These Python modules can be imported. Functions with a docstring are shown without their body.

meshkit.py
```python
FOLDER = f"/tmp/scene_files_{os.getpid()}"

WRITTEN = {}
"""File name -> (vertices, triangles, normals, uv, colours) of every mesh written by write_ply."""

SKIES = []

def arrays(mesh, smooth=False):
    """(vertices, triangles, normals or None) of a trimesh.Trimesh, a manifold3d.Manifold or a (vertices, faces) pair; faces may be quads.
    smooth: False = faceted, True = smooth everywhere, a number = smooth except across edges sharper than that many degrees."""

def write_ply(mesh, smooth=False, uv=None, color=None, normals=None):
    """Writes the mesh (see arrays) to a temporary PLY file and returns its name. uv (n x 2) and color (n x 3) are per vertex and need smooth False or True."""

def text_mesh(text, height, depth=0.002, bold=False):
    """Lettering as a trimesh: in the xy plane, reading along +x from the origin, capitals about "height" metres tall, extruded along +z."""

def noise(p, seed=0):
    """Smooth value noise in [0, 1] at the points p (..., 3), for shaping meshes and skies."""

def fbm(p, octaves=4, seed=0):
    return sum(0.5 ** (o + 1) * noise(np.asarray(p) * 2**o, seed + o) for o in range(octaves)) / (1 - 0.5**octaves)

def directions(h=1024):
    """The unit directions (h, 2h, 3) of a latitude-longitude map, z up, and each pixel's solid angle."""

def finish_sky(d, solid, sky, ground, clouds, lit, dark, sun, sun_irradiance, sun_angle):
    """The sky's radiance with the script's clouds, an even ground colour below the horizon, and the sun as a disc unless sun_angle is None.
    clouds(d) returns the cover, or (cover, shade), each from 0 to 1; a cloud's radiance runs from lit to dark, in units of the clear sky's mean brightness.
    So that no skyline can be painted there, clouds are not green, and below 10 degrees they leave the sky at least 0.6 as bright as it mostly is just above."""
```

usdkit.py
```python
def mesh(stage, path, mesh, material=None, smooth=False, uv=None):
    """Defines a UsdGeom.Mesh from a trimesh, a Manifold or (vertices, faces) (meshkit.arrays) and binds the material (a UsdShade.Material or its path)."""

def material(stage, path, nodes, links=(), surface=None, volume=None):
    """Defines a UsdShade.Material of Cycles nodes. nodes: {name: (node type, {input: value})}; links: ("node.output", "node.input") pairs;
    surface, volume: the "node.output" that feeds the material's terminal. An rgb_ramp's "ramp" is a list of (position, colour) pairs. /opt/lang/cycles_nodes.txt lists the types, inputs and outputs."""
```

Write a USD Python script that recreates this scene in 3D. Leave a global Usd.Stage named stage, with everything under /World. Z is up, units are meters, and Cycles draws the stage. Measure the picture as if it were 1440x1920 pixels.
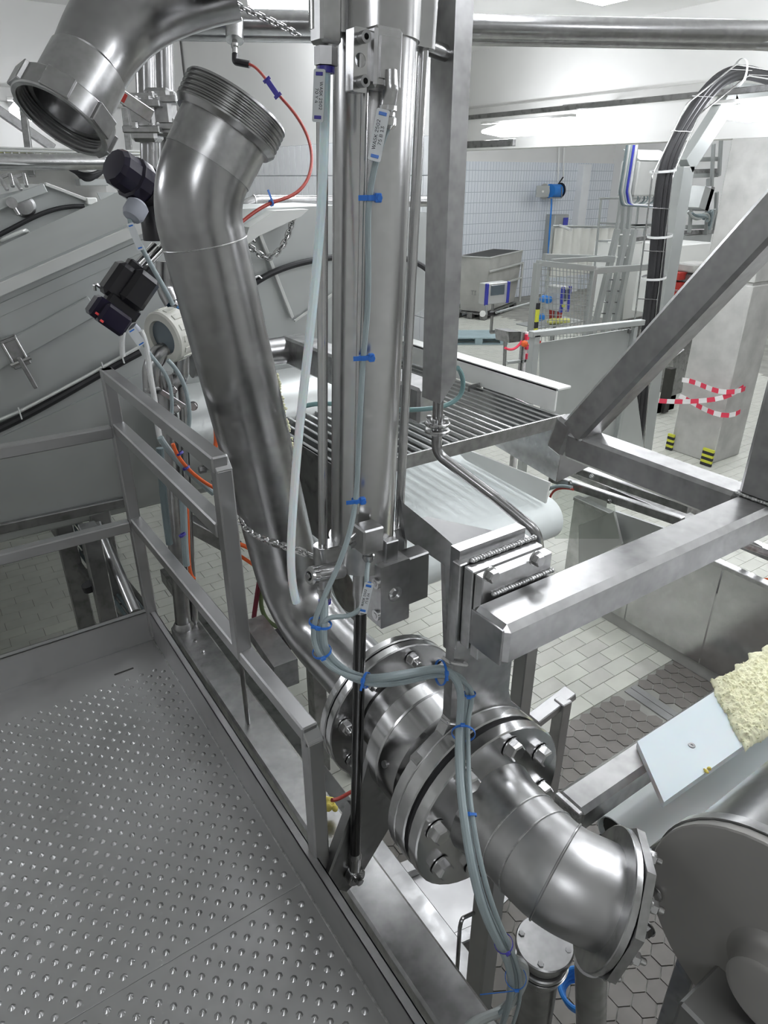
import math, random, numpy as np, trimesh, manifold3d, usdkit, meshkit
from pxr import Usd, UsdGeom, UsdLux, UsdShade, Gf, Sdf
random.seed(7); rng = np.random.default_rng(7)
stage = Usd.Stage.CreateInMemory()
UsdGeom.SetStageUpAxis(stage, "Z"); UsdGeom.SetStageMetersPerUnit(stage, 1.0)
UsdGeom.Xform.Define(stage, "/World"); UsdGeom.Scope.Define(stage, "/World/Looks")

# ---------------------------------------------------------------- camera, exposure
# the machine's axes are the world's axes; the camera stands on a platform 1.45 m above the hall floor
FPX, PITCH, YAW = 1271.0, math.radians(26.3), math.radians(34.2)
EYE = np.array([0, 0, 3.1])
FW = np.array([math.sin(YAW)*math.cos(PITCH), math.cos(YAW)*math.cos(PITCH), -math.sin(PITCH)])
RT = np.array([math.cos(YAW), -math.sin(YAW), 0.0]); UP = np.cross(RT, FW)
cam = UsdGeom.Camera.Define(stage, "/World/Camera")
cam.CreateHorizontalApertureAttr(36.0); cam.CreateVerticalApertureAttr(48.0)
cam.CreateFocalLengthAttr(36.0*FPX/1440); cam.CreateClippingRangeAttr(Gf.Vec2f(0.02, 200))
cam.CreateExposureAttr(0.48)
M4 = np.eye(4); M4[0, :3], M4[1, :3], M4[2, :3], M4[3, :3] = RT, UP, -FW, EYE
cam.AddTransformOp().Set(Gf.Matrix4d(M4.tolist()))
LAMP = 20.0           # radiance of the fluorescent tubes

def at(px, py, X=None, Y=None, Z=None, d=None, plane=None):
    """The point of the world on the plane X=, Y= or Z= (or at depth d) that the photo shows at (px, py)."""
    r = FW + RT*(px-720)/FPX - UP*(py-960)/FPX
    if plane is not None: d = ((plane[0]-EYE)@plane[1])/(r@plane[1])
    elif d is None: d = X/r[0] if X is not None else Y/r[1] if Y is not None else (Z-EYE[2])/r[2]
    return EYE + r*d
def proj(P):
    q = np.asarray(P, float)-EYE; d = q@FW
    return np.stack([720+FPX*(q@RT)/d, 960-FPX*(q@UP)/d, d], -1)
V = lambda *a: np.array(a, float)

# ---------------------------------------------------------------- materials
MATS = {}
def reg(name, nodes, links, out="p.BSDF"):
    MATS[name] = usdkit.material(stage, "/World/Looks/"+name, nodes, links, surface=out); return MATS[name]
def metal(name, col, rough, var=.06, scale=5.0, dark=.75, brushed=0.0, bump=0.0):
    c = np.array(col if np.ndim(col) else [col]*3, float)
    nodes = {"tc": ("texture_coordinate", {}), "n": ("noise_texture", {"scale": scale, "detail": 5.0, "roughness": .6}),
             "cr": ("rgb_ramp", {"ramp": [(.3, tuple(c*dark)), (.62, tuple(c))]}),
             "n2": ("noise_texture", {"scale": scale*2.7, "detail": 3.0}),
             "rr": ("map_range", {"from_min": .3, "from_max": .7, "to_min": max(.03, rough-var), "to_max": rough+var}),
             "p": ("principled_bsdf", {"metallic": 1.0})}
    links = [("tc.object", "n.vector"), ("tc.object", "n2.vector"), ("n.fac", "cr.fac"), ("cr.color", "p.base_color"), ("n2.fac", "rr.value"), ("rr.result", "p.roughness")]
    if bump:
        nodes["nb"] = ("noise_texture", {"scale": 60.0, "detail": 3.0}); nodes["b"] = ("bump", {"strength": bump, "distance": .002})
        links += [("tc.object", "nb.vector"), ("nb.fac", "b.height"), ("b.normal", "p.normal")]
    return reg(name, nodes, links)
def plain(name, col, rough=.5, var=.1, scale=8.0, **kw):
    c = np.array(col if np.ndim(col) else [col]*3, float)
    nodes = {"tc": ("texture_coordinate", {}), "n": ("noise_texture", {"scale": scale, "detail": 4.0}),
             "cr": ("rgb_ramp", {"ramp": [(.3, tuple(c*(1-var))), (.7, tuple(np.minimum(c*(1+var), .95)))]}),
             "p": ("principled_bsdf", {"roughness": rough, **kw})}
    return reg(name, nodes, [("tc.object", "n.vector"), ("n.fac", "cr.fac"), ("cr.color", "p.base_color")])
metal("steel_polished", .54, .19, .03, 4, .92)
metal("steel_pipe", .39, .25, .04, 3.0, .84)
metal("steel_satin", .48, .29, .04, 6, .90)
metal("steel_frame", .47, .32, .05, 5, .88, bump=.04)
metal("steel_sheet", .46, .40, .06, 2.0, .85)
metal("steel_deck", .54, .40, .06, 2.0, .88, bump=.05)
metal("steel_dull", .50, .36, .05, 4, .84, bump=.04)
plain("cover_steel", (.38, .37, .35), .42, .08, 3, metallic=.45)
metal("steel_cover", .50, .45, .05, 3, .9)
metal("steel_dark", .34, .36, .08, 5, .75)
metal("steel_brushed", .54, .22, .02, 5, .94)
metal("steel_weld", .62, .38, .08, 40, .55, bump=.5)
metal("rod_black_chrome", .09, .12, .03)
plain("machine_paint", (.47, .49, .48), .40, .05, 3, metallic=.55)
plain("machine_edge", (.62, .63, .61), .4, .05, 3, metallic=.3)
plain("wall_paint", (.80, .80, .78), .6, .03, 1.5)
plain("ceiling_paint", (.84, .84, .82), .7, .02, 1.0)
plain("beam_paint", (.55, .55, .53), .6, .06, 2)
plain("grout", (.34, .34, .31), .8, .2, 4)
plain("tile_a", (.62, .63, .57), .45, .06, 6); plain("tile_b", (.66, .67, .60), .4, .06, 6); plain("tile_c", (.58, .58, .53), .5, .08, 6)
plain("paver_a", (.21, .195, .18), .55, .1, 8); plain("paver_b", (.24, .225, .205), .55, .1, 8)
plain("white_tile", (.84, .86, .87), .15, .03, 3)
plain("tile_grout", (.34, .36, .38), .8, .1, 6)
plain("concrete", (.47, .47, .45), .85, .14, 5)
plain("concrete_bin", (.46, .46, .43), .6, .12, 3)
plain("galvanised", (.40, .42, .41), .4, .05, 3, metallic=.3)
plain("white_plastic", (.86, .87, .84), .32, .02, 2)
plain("board_plastic", (.80, .86, .90), .35, .02, 2, subsurface_weight=.2, subsurface_scale=.01)
plain("belt_white", (.80, .85, .84), .42, .04, 2)
plain("black_plastic", (.016, .015, .018), .32, .2, 4)
plain("black_gloss", (.016, .013, .03), .12, .2, 4)
plain("black_rubber", (.02, .02, .022), .55, .2, 6)
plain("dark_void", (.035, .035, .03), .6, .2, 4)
plain("grey_cap", (.36, .38, .43), .45, .05, 5)
plain("cable_grey", (.30, .36, .37), .45, .06, 12)
plain("cable_teal", (.20, .34, .34), .4, .06, 12)
plain("cable_dark", (.14, .18, .19), .4, .1, 12)
plain("hose_grey", (.40, .43, .42), .3, .06, 10)
plain("cable_white", (.70, .71, .70), .45, .04, 10)
plain("cable_orange", (.75, .13, .03), .4, .08, 12)
plain("cable_red", (.42, .045, .03), .4, .08, 12)
plain("cable_maroon", (.16, .02, .035), .4, .08, 12)
plain("cable_green", (.16, .22, .10), .45, .08, 12)
plain("tie_blue", (.03, .17, .60), .35, .06, 12)
plain("tie_indigo", (.06, .05, .32), .35, .06, 12)
plain("tag_grey", (.62, .65, .66), .35, .03, 8)
plain("ink_black", (.02, .02, .025), .5, .1, 8)
plain("transmitter_white", (.66, .66, .60), .4, .04, 4)
plain("transmitter_blue", (.03, .16, .36), .4, .05, 4)
plain("blue_panel", (.05, .06, .42), .35, .05, 4)
plain("hose_blue", (.03, .24, .72), .4, .06, 8)
plain("pallet_blue", (.36, .47, .50), .6, .06, 6)
plain("tape_red", (.75, .05, .10), .5, .04, 6); plain("tape_white", (.80, .78, .78), .5, .04, 6)
plain("hazard_yellow", (.62, .64, .06), .5, .05, 6)
plain("yellow_cable", (.70, .70, .20), .5, .08, 10)
plain("red_paint", (.45, .04, .03), .4, .08, 8)
plain("curtain_white", (.78, .78, .73), .5, .04, 3)
plain("screen_grey", (.12, .15, .17), .15, .05, 3)
plain("led_red", (.9, .08, .08), .4, .0, 3)
plain("curd", (.93, .90, .63), .9, .10, 60)
plain("curd_deep", (.78, .66, .16), .8, .14, 50)
plain("hose_clear", (.76, .84, .88), .25, .03, 6, subsurface_weight=.4, subsurface_scale=.01)
reg("clear_guard", {"t": ("transparent_bsdf", {"color": (.88, .90, .88)}), "g": ("glossy_bsdf", {"roughness": .06, "color": (.9, .9, .9)}), "m": ("mix_closure", {"fac": .10})},
    [("t.BSDF", "m.closure1"), ("g.BSDF", "m.closure2")], "m.closure")
reg("tube_light", {"e": ("emission", {"color": (.93, .95, 1.0), "strength": LAMP})}, [], "e.emission")
# far-off tiled wall: joints too fine to pick apart
reg("far_wall_tiles", {"g": ("geometry", {}), "s": ("separate_xyz", {}), "c": ("combine_xyz", {}), "b": ("brick_texture", {"offset": 0.0, "color1": (.82, .86, .90), "color2": (.79, .83, .88), "mortar": (.50, .55, .60), "scale": 1.0, "mortar_size": .007, "brick_width": .10, "row_height": .25}),
    "p": ("principled_bsdf", {"roughness": .2})}, [("g.position", "s.vector"), ("s.x", "c.x"), ("s.z", "c.y"), ("c.vector", "b.vector"), ("b.color", "p.base_color")])

# ---------------------------------------------------------------- scene tree
NAMES, THINGS = {}, []
def number(table, name):
    k = table.get(name, -1)+1; table[name] = k
    return name if k == 0 else f"{name}_{k:03d}"
def bind(mesh, mat, path, smooth=32):
    try: return usdkit.mesh(stage, path, mesh, MATS[mat], smooth=smooth).GetPrim()
    except Exception as e: raise RuntimeError(f"{path}: {len(mesh.vertices)} verts, faces to {mesh.faces.max()}") from e
SUBS = {"lettering": ("plate", "wall_panel"), "tie_strap": ("plate",), "bolt": ("flange", "clamp_plate", "port_flange", "ferrule", "valve_flange", "cover", "rail", "beam"), "bolt_end": ("flange",), "lock_head": ("strap",), "tail": ("strap",),
        "screen": ("case",), "blue_edge": ("case",), "door_strip": ("case",), "window": ("cap",), "grip_rib": ("cap",), "indicator": ("control_head",), "thread": ("union_nut",), "grip_lug": ("union_nut",), "cover_bolt": ("front_cover",), "hub": ("front_cover", "front_plate"),
        "cover_rim": ("front_cover",), "rod_end_bolt": ("rod_end",), "cap_screw": ("clamp_bar", "block", "housing"), "pivot_pin": ("block",), "clamp_bolt": ("clamp_bar",), "grip_mark": ("lever_handle",), "grub_screw": ("body",), "screw": ("board", "body"), "gland": ("housing", "cable_socket"), "diffuser": ("housing",),
        "hinge_lug": ("panel",), "stop_pin": ("panel",), "end_cap": ("arm", "cross_beam", "pipe"), "rim": ("shell", "wall_panel"), "pivot": ("base",), "drain_slot": ("deck_plate",), "plug": ("body",), "ring": ("body",), "threaded_coupling": ("ferrule",)}
GROUPS = {"cable_tie": "cable ties on hoses and cables", "tube_lamp": "fluorescent lamps", "marker_tag": "marker tags on cables", "pallet": "pallets on the hall floor", "barrier_tape": "barrier tapes round the column", "power_cable": "black power cables", "sensor_cable": "sensor cables", "air_hose": "air hoses",
          "cheese_vat": "slanted vats on the left", "position_sensor": "cylinder position sensors", "operator_panel": "operator panels in the hall", "white_tank": "white tanks in the hall", "hazard_mark": "hazard marks at the column", "cable": "loose cables below the railing", "chain": "chains"}
class Thing:
    """A top-level object: an Xform at its base; add() puts a part (or, with under=, a sub-part) below it."""
    def __init__(s, name, label=None, cat=None, group=None, kind=None):
        s.path = "/World/"+number(NAMES, name); s.parts = []; s.kids = {}; s.single = False
        s.last = {}; group = group or GROUPS.get(name)
        s.data = {k: v for k, v in (("label", label), ("category", cat), ("group", group), ("kind", kind)) if v}
        THINGS.append(s)
    def add(s, name, mesh, mat, under=None, label=None, smooth=32, kind=None):
        if under is None: under = next((s.last[o] for o in SUBS.get(name, ()) if o in s.last), None)
        base = under or s.path
        p = base+"/"+number(s.kids.setdefault(base, {}), name)
        if under is None: s.last[name] = p
        s.parts.append((p, mesh, mat, smooth, label, kind)); return p
    def write(s):
        lo = np.min([m.bounds[0] for _, m, *_ in s.parts], 0); hi = np.max([m.bounds[1] for _, m, *_ in s.parts], 0)
        base = np.array([(lo[0]+hi[0])/2, (lo[1]+hi[1])/2, lo[2]])
        x = UsdGeom.Xform.Define(stage, s.path); x.AddTranslateOp().Set(Gf.Vec3d(*base.tolist()))
        s.base = base
        for k, v in s.data.items(): x.GetPrim().SetCustomDataByKey(k, v)
        for p, m, mat, sm, label, kind in s.parts:
            m = m.copy(); m.vertices = m.vertices-base
            pr = bind(m, mat, p, sm)
            if label: pr.SetCustomDataByKey("label", label)
            if kind: pr.SetCustomDataByKey("kind", kind)
def one(name, mesh, mat, label=None, cat=None, group=None, kind=None, smooth=32):
    """A top-level object that is a single mesh."""
    pr = bind(mesh, mat, "/World/"+number(NAMES, name), smooth)
    for k, v in (("label", label), ("category", cat), ("group", group), ("kind", kind)):
        if v: pr.SetCustomDataByKey(k, v)
    return pr
def copy(src, offset, label, group=None, rotz=0.0, scale=None, name=None):
    """A copy of a Thing: an instance that references the first one."""
    x = UsdGeom.Xform.Define(stage, "/World/"+number(NAMES, src.path.split("/")[-1].rsplit("_0", 1)[0]))
    p = x.GetPrim(); p.GetReferences().AddInternalReference(src.path); p.SetInstanceable(True)
    b = np.asarray(src.base)+offset
    m = Gf.Matrix4d(1).SetRotate(Gf.Rotation(Gf.Vec3d(0, 0, 1), rotz)); m.SetTranslateOnly(Gf.Vec3d(*b.tolist()))
    x.ClearXformOpOrder(); x.AddTransformOp().Set(m)
    p.SetCustomDataByKey("label", label); p.SetCustomDataByKey("category", src.data["category"])
    if group: p.SetCustomDataByKey("group", group)

# ---------------------------------------------------------------- shapes
def T(v, f): return trimesh.Trimesh(np.asarray(v, float), np.asarray(f), process=False)
def cat(*ms):
    ms = [m for m in ms if m is not None]
    return trimesh.util.concatenate(ms) if len(ms) > 1 else ms[0]
def unit(v): v = np.asarray(v, float); return v/np.linalg.norm(v)
def man(m):
    q = m.to_mesh(); return T(q.vert_properties[:, :3], q.tri_verts)
_t = []
for sx in (-1, 1):
    for sy in (-1, 1):
        for sz in (-1, 1):
            for k in range(3): _t.append([sx, sy, sz, k])
def _boxv(h, b):
    return np.array([[sx*(h[0]-(b if k != 0 else 0)), sy*(h[1]-(b if k != 1 else 0)), sz*(h[2]-(b if k != 2 else 0))] for sx, sy, sz, k in _t])
_h = trimesh.Trimesh(_boxv((1, 1, 1), .2), process=False).convex_hull
_BF = []
_look = {tuple(np.round(v, 6)): i for i, v in enumerate(_boxv((1, 1, 1), .2))}
_map = [_look[tuple(np.round(v, 6))] for v in _h.vertices]
BOXF = np.array([[_map[i] for i in f] for f in _h.faces])
def box(c, size, R=None, bev=.003):
    """A chamfered box of 44 triangles. R: rows are its axes."""
    h = np.asarray(size, float)/2; b = min(bev, .35*h.min())
    if bev <= 0:
        m = trimesh.creation.box(size); v, f = np.array(m.vertices), m.faces
    else: v, f = _boxv(h, b), BOXF
    if R is not None: v = v@np.asarray(R, float)
    return T(v+np.asarray(c), f)
def box2(lo, hi, bev=.003):
    lo, hi = np.minimum(lo, hi), np.maximum(lo, hi); return box((lo+hi)/2, hi-lo, None, bev)
def frame_of(d, up=(0, 0, 1)):
    d = unit(d); up = np.asarray(up, float)
    if abs(d@unit(up)) > .99: up = V(1, 0, 0)
    s = unit(np.cross(up, d)); u = np.cross(d, s)
    return np.array([d, s, u])
def bar(a, b, w, h, up=(0, 0, 1), bev=.004):
    """A straight bar of section w (sideways) x h (along up) from a to b."""
    a, b = np.asarray(a, float), np.asarray(b, float); R = frame_of(b-a, up)
    return box((a+b)/2, (np.linalg.norm(b-a), w, h), R, bev)
def bend(pts, r, k=7):
    """A polyline with its corners rounded."""
    pts = [np.asarray(p, float) for p in pts]; out = [pts[0]]
    for i in range(1, len(pts)-1):
        p, q, n = pts[i-1], pts[i], pts[i+1]; a, b = unit(p-q), unit(n-q)
        ang = math.acos(np.clip(a@b, -1, 1))
        if ang > 3.05: out.append(q); continue
        t = min(r/math.tan(ang/2), .45*np.linalg.norm(p-q), .45*np.linalg.norm(n-q)) if r > 0 else 0
        rr = t*math.tan(ang/2); c = q+unit(a+b)*rr/math.sin(ang/2)
        s0, s1 = q+a*t-c, q+b*t-c; th = math.pi-ang
        for j in range(k+1):
            f = j/k; out.append(c+(math.sin((1-f)*th)*s0+math.sin(f*th)*s1)/math.sin(th))
    out.append(pts[-1]); return np.array(out)
def spline(pts, n=60):
    from scipy.interpolate import CubicSpline
    pts = np.array(pts, float); t = np.r_[0, np.cumsum(np.linalg.norm(np.diff(pts, axis=0), axis=1)**.5)]
    return CubicSpline(t, pts)(np.linspace(0, t[-1], n))
def tube(pts, r, n=14, cap=True, inner=None):
    """A round tube along pts; r a number or one per point; inner: a bore that leaves the ends open."""
    pts = np.asarray(pts, float); m = len(pts); r = np.broadcast_to(np.asarray(r, float), (m,))
    tg = np.gradient(pts, axis=0); tg /= np.linalg.norm(tg, axis=1, keepdims=True)
    u = frame_of(tg[0])[1]; us = []
    for t in tg: u = unit(u-t*(u@t)); us.append(u)
    us = np.array(us); ws = np.cross(tg, us); an = np.linspace(0, 2*np.pi, n, endpoint=False)
    ring = lambda rad: (pts[:, None]+rad[:, None, None]*(np.cos(an)[None, :, None]*us[:, None]+np.sin(an)[None, :, None]*ws[:, None])).reshape(-1, 3)
    def skin(o, flip):
        f = []
        for i in range(m-1):
            for j in range(n):
                a, b = o+i*n+j, o+i*n+(j+1) % n; c, d = a+n, b+n
                f += [[a, b, d], [a, d, c]] if not flip else [[a, d, b], [a, c, d]]
        return f
    v, f = ring(r), skin(0, False)
    if inner is not None:
        v = np.vstack([v, ring(r-inner)]); f += skin(m*n, True); o = m*n
        for j in range(n):
            k = (j+1) % n; f += [[j, o+j, o+k], [j, o+k, k]]
            a, b = (m-1)*n+j, (m-1)*n+k; f += [[a, b, o+b], [a, o+b, o+a]]
    elif cap:
        e0, e1 = len(v), len(v)+1; v = np.vstack([v, pts[0], pts[-1]])
        for j in range(n):
            k = (j+1) % n; f += [[e0, k, j], [e1, (m-1)*n+j, (m-1)*n+k]]
    return T(v, f)
def cyl(a, b, r, n=20): return tube([a, b], r, n)
def lathe(prof, o, ax, n=44, closed=False):
    """Turns the profile [(radius, height along ax)] about the axis."""
    R = frame_of(ax); prof = np.array(prof, float)
    if closed: prof = np.vstack([prof, prof[:1]])
    an = np.linspace(0, 2*np.pi, n, endpoint=False); m = len(prof)
    v = np.asarray(o)+(prof[:, 1][:, None, None]*R[0]+prof[:, 0][:, None, None]*(np.cos(an)[None, :, None]*R[1]+np.sin(an)[None, :, None]*R[2])); f = []
    v = v.reshape(-1, 3)
    for i in range(m-1):
        for j in range(n):
            a, b = i*n+j, i*n+(j+1) % n; f += [[a, b, b+n], [a, b+n, a+n]]
    t = T(v, f); t.merge_vertices(); t.update_faces(t.nondegenerate_faces()); t.remove_unreferenced_vertices()
    if t.is_watertight and t.volume < 0: t.invert()
    return t
def disc(o, ax, r, h, bev=.003, bore=0.0, n=44):
    """A chamfered round plate from o along ax; bore leaves a hole."""
    b = min(bev, h*.3)
    out = [(r-b, 0), (r, b), (r, h-b), (r-b, h)]
    if bore: return lathe([(bore, 0)]+out+[(bore, h)], o, ax, n, closed=True)
    return lathe([(0, 0)]+out+[(0, h)], o, ax, n)
def poly(P, vec):
    """A flat polygon of world points pushed along vec."""
    P = np.array(P, float); vec = np.asarray(vec, float)
    n = sum(np.cross(P[i]-P[0], P[(i+1) % len(P)]-P[0]) for i in range(1, len(P)-1)); n = unit(n)
    if n@vec < 0: P = P[::-1]; n = -n
    u = unit(P[1]-P[0]); u = unit(u-n*(u@n)); w = np.cross(n, u)
    q = np.stack([(P-P[0])@u, (P-P[0])@w], 1)
    m = manifold3d.CrossSection([q]).extrude(1.0).to_mesh(); v = np.array(m.vert_properties[:, :3])
    return T(P[0]+v[:, :1]*u+v[:, 1:2]*w+v[:, 2:3]*vec, m.tri_verts)
def slab(pix, vec, **k): return poly([at(x, y, **k) for x, y in pix], vec)
def plate2(outer, holes, o, u, w, vec):
    """A plate with holes from 2-D outlines in the frame (o, u, w), pushed along vec."""
    cs = manifold3d.CrossSection([np.array(outer, float)], manifold3d.FillRule.EvenOdd)
    for h in holes: cs = cs - manifold3d.CrossSection([np.array(h, float)], manifold3d.FillRule.EvenOdd)
    m = cs.extrude(1.0).to_mesh(); v = np.array(m.vert_properties[:, :3])
    t = T(np.asarray(o)+v[:, :1]*u+v[:, 1:2]*w+v[:, 2:3]*np.asarray(vec), m.tri_verts)
    if t.volume < 0: t.invert()
    return t
def circle2(r, c=(0, 0), n=32): a = np.linspace(0, 2*np.pi, n, endpoint=False); return np.stack([c[0]+r*np.cos(a), c[1]+r*np.sin(a)], 1)
def rrect(w, h, r, k=4):
    out = []
    for cx, cy, a0 in ((w/2-r, h/2-r, 0), (-w/2+r, h/2-r, 90), (-w/2+r, -h/2+r, 180), (w/2-r, -h/2+r, 270)):
        for j in range(k+1): a = math.radians(a0+90*j/k); out.append((cx+r*math.cos(a), cy+r*math.sin(a)))
    return np.array(out)
def hexhead(o, ax, r, h):
    """A hexagon bolt head with a chamfered crown, seated at o."""
    m = lathe([(0, 0), (r, 0), (r, h*.85), (r*.84, h), (0, h)], o, ax, 6); return m
def bolt(o, ax, r, h, washer=True, tip=0.0):
    ax = unit(ax); o = np.asarray(o, float); m = [hexhead(o+ax*.003, ax, r, h)]
    if washer: m.append(lathe([(0, 0), (r*1.18, 0), (r*1.18, .003), (0, .003)], o, ax, 18))
    if tip: m.append(lathe([(0, 0), (r*.52, 0), (r*.52, tip*.85), (r*.42, tip), (0, tip)], o+ax*(h+.002), ax, 14))
    return cat(*m)
def link(c, d, up, L, W, r):
    """One stadium-shaped chain link."""
    R = frame_of(d, up); a = np.linspace(0, 2*np.pi, 16, endpoint=False)
    p = [c+R[0]*((L-W)/2*np.sign(math.cos(t))+W/2*math.cos(t))+R[1]*W/2*math.sin(t) for t in a]; p = np.array(p+p[:2])
    return tube(p, r, 7, cap=False)
def chain(name, label, pts, n, r=.0022, W=.013, mat="steel_polished"):
    p = spline(pts, n+1); t = Thing(name, label, "chain")
    for i in range(n):
        a, b = p[i], p[i+1]; L = np.linalg.norm(b-a)+3.4*r
        R = frame_of(b-a); t.add("link", link((a+b)/2, b-a, R[2] if i % 2 else R[1], L, W, r), mat)
    return t
# ================================================================ THE SETTING
def structure(name, mesh, mat, smooth=False): return one(name, mesh, mat, kind="structure", smooth=smooth)
XW, YB, ZC = 7.55, 9.0, 4.7       # bulkhead line, back wall of the near hall, ceiling
def on_screen(P, boxes, m=6):
    q = proj(P); x, y, d = q
    return d > .3 and any(a-m < x < b+m and c-m < y < e+m for a, c, b, e in boxes)
# floor: light tiles, and dark six-sided pavers nearer than Y = 2.05 on the right
FL = Thing("floor", kind="structure")
FL.add("slab", box2(V(-6, -5, -.2), V(18, 15, -.007), 0), "grout", smooth=False)
SEE = [(990, 1090, 1310, 1460), (0, 960, 380, 1240), (380, 860, 700, 1420), (690, 1560, 1010, 1920), (480, 1380, 760, 1600), (900, 1100, 1010, 1340), (700, 1120, 850, 1260), (980, 1750, 1200, 1920), (850, 590, 1000, 760), (1200, 740, 1400, 910)]
near, rest, rest_p = [], [], []
def keep(c, size, m, mat, hexa=False):
    q = proj(c)
    if on_screen(c, SEE): near.append((size*FPX/q[2], m, mat))
    elif -5 < c[0] < 12: (rest_p if mat.startswith("pav") else rest).append(m)
TW, TH, G = .235, .118, .0035
row = 0; y = 2.05
while y < 14.4:
    off = (row % 2)*TW/2
    for i in range(int(-3.6/TW), int(12/TW)):
        x = i*TW+off; c = V(x+TW/2, y+TH/2, 0)
        if y > 8.6 and x < 3.2: continue
        q = proj(c)
        if q[2] < .3 or not (-150 < q[0] < 1590 and -100 < q[1] < 2050): continue
        jz = rng.normal(0, .0006)
        m = box2(V(x+G/2, y+G/2, -.007), V(x+TW-G/2, y+TH-G/2, 0+jz), .0015)
        if not on_screen(c, SEE): m = box2(V(x+G/2, y+G/2, -.007), V(x+TW-G/2, y+TH-G/2, 0), 0)
        keep(c, TH, m, ("tile_a", "tile_b", "tile_c")[int(rng.integers(0, 3))])
    y += TH; row += 1
HR = .056
row = 0; y = 2.05-HR
while y > -1.0:
    for i in range(0, 40):
        x = .6+i*HR*math.sqrt(3)+(row % 2)*HR*math.sqrt(3)/2; c = V(x, y, 0)
        if x > 5.0 or (3.30 < x < 3.47): continue
        q = proj(c)
        if q[2] < .3 or not (-150 < q[0] < 1590 and -100 < q[1] < 2050): continue
        a = np.radians(np.arange(6)*60+30); p = c+np.stack([np.cos(a), np.sin(a), 0*a], 1)*(HR-.003)
        keep(c, HR*1.6, poly(p-[0, 0, .008], V(0, 0, .008+rng.normal(0, .0006))), ("paver_a", "paver_b")[int(rng.integers(0, 2))])
    y -= HR*1.5; row += 1
near.sort(key=lambda s: -s[0])
for s, m, mt in near[:300]: FL.add("tile", m, mt, smooth=False)
FL.add("small_tiles", cat(*[m for _, m, k in near[300:] if not k.startswith("pav")], *rest), "tile_a", smooth=False, kind="stuff")
FL.add("small_pavers", cat(*[m for _, m, k in near[300:] if k.startswith("pav")], *rest_p), "paver_a", smooth=False, kind="stuff")
dr = Thing("floor_drain_cover", "pale steel strip set in the dark paving from the edge of light tiles", "drain cover")
for k in range(5): dr.add("cover_plate", box2(V(3.335, 2.03-.48*(k+1)+.004, -.004), V(3.395, 2.03-.48*k, .002), .002), "steel_sheet"); dr.add("cover_plate", box2(V(3.4, 2.03-.48*(k+1)+.004, -.004), V(3.45, 2.03-.48*k, .001), .002), "steel_sheet")
dr.write(); THINGS.remove(dr)

structure("ceiling", box2(V(-6, -5, ZC), V(18, 15, ZC+.2), 0), "ceiling_paint")
structure("wall_left", box2(V(-6.2, -5, -.2), V(-6, 15, ZC), 0), "wall_paint")
structure("wall_rear", box2(V(-6, -5.2, -.2), V(18, -5, ZC), 0), "wall_paint")
structure("wall_back", box2(V(-6, YB, -.2), V(3.3, YB+.2, ZC), 0), "wall_paint")
structure("wall_right", box2(V(18, -5, -.2), V(18.2, 15, ZC), 0), "wall_paint")
structure("wall_far", box2(V(3.3, 14.6, -.2), V(18, 14.8, ZC), 0), "wall_paint")
structure("trim_1", box2(V(3.3, 14.57, 0), V(18, 14.6, 3.45), 0), "far_wall_tiles")
structure("trim_2", box2(V(XW, -5, 3.46), V(XW+.3, 14.6, ZC), 0), "wall_paint")                       # bulkhead
structure("trim_3", box2(V(XW-.10, -5, 3.86), V(XW, 14.6, 3.99), .01), "beam_paint")                    # beam on the bulkhead
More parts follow.
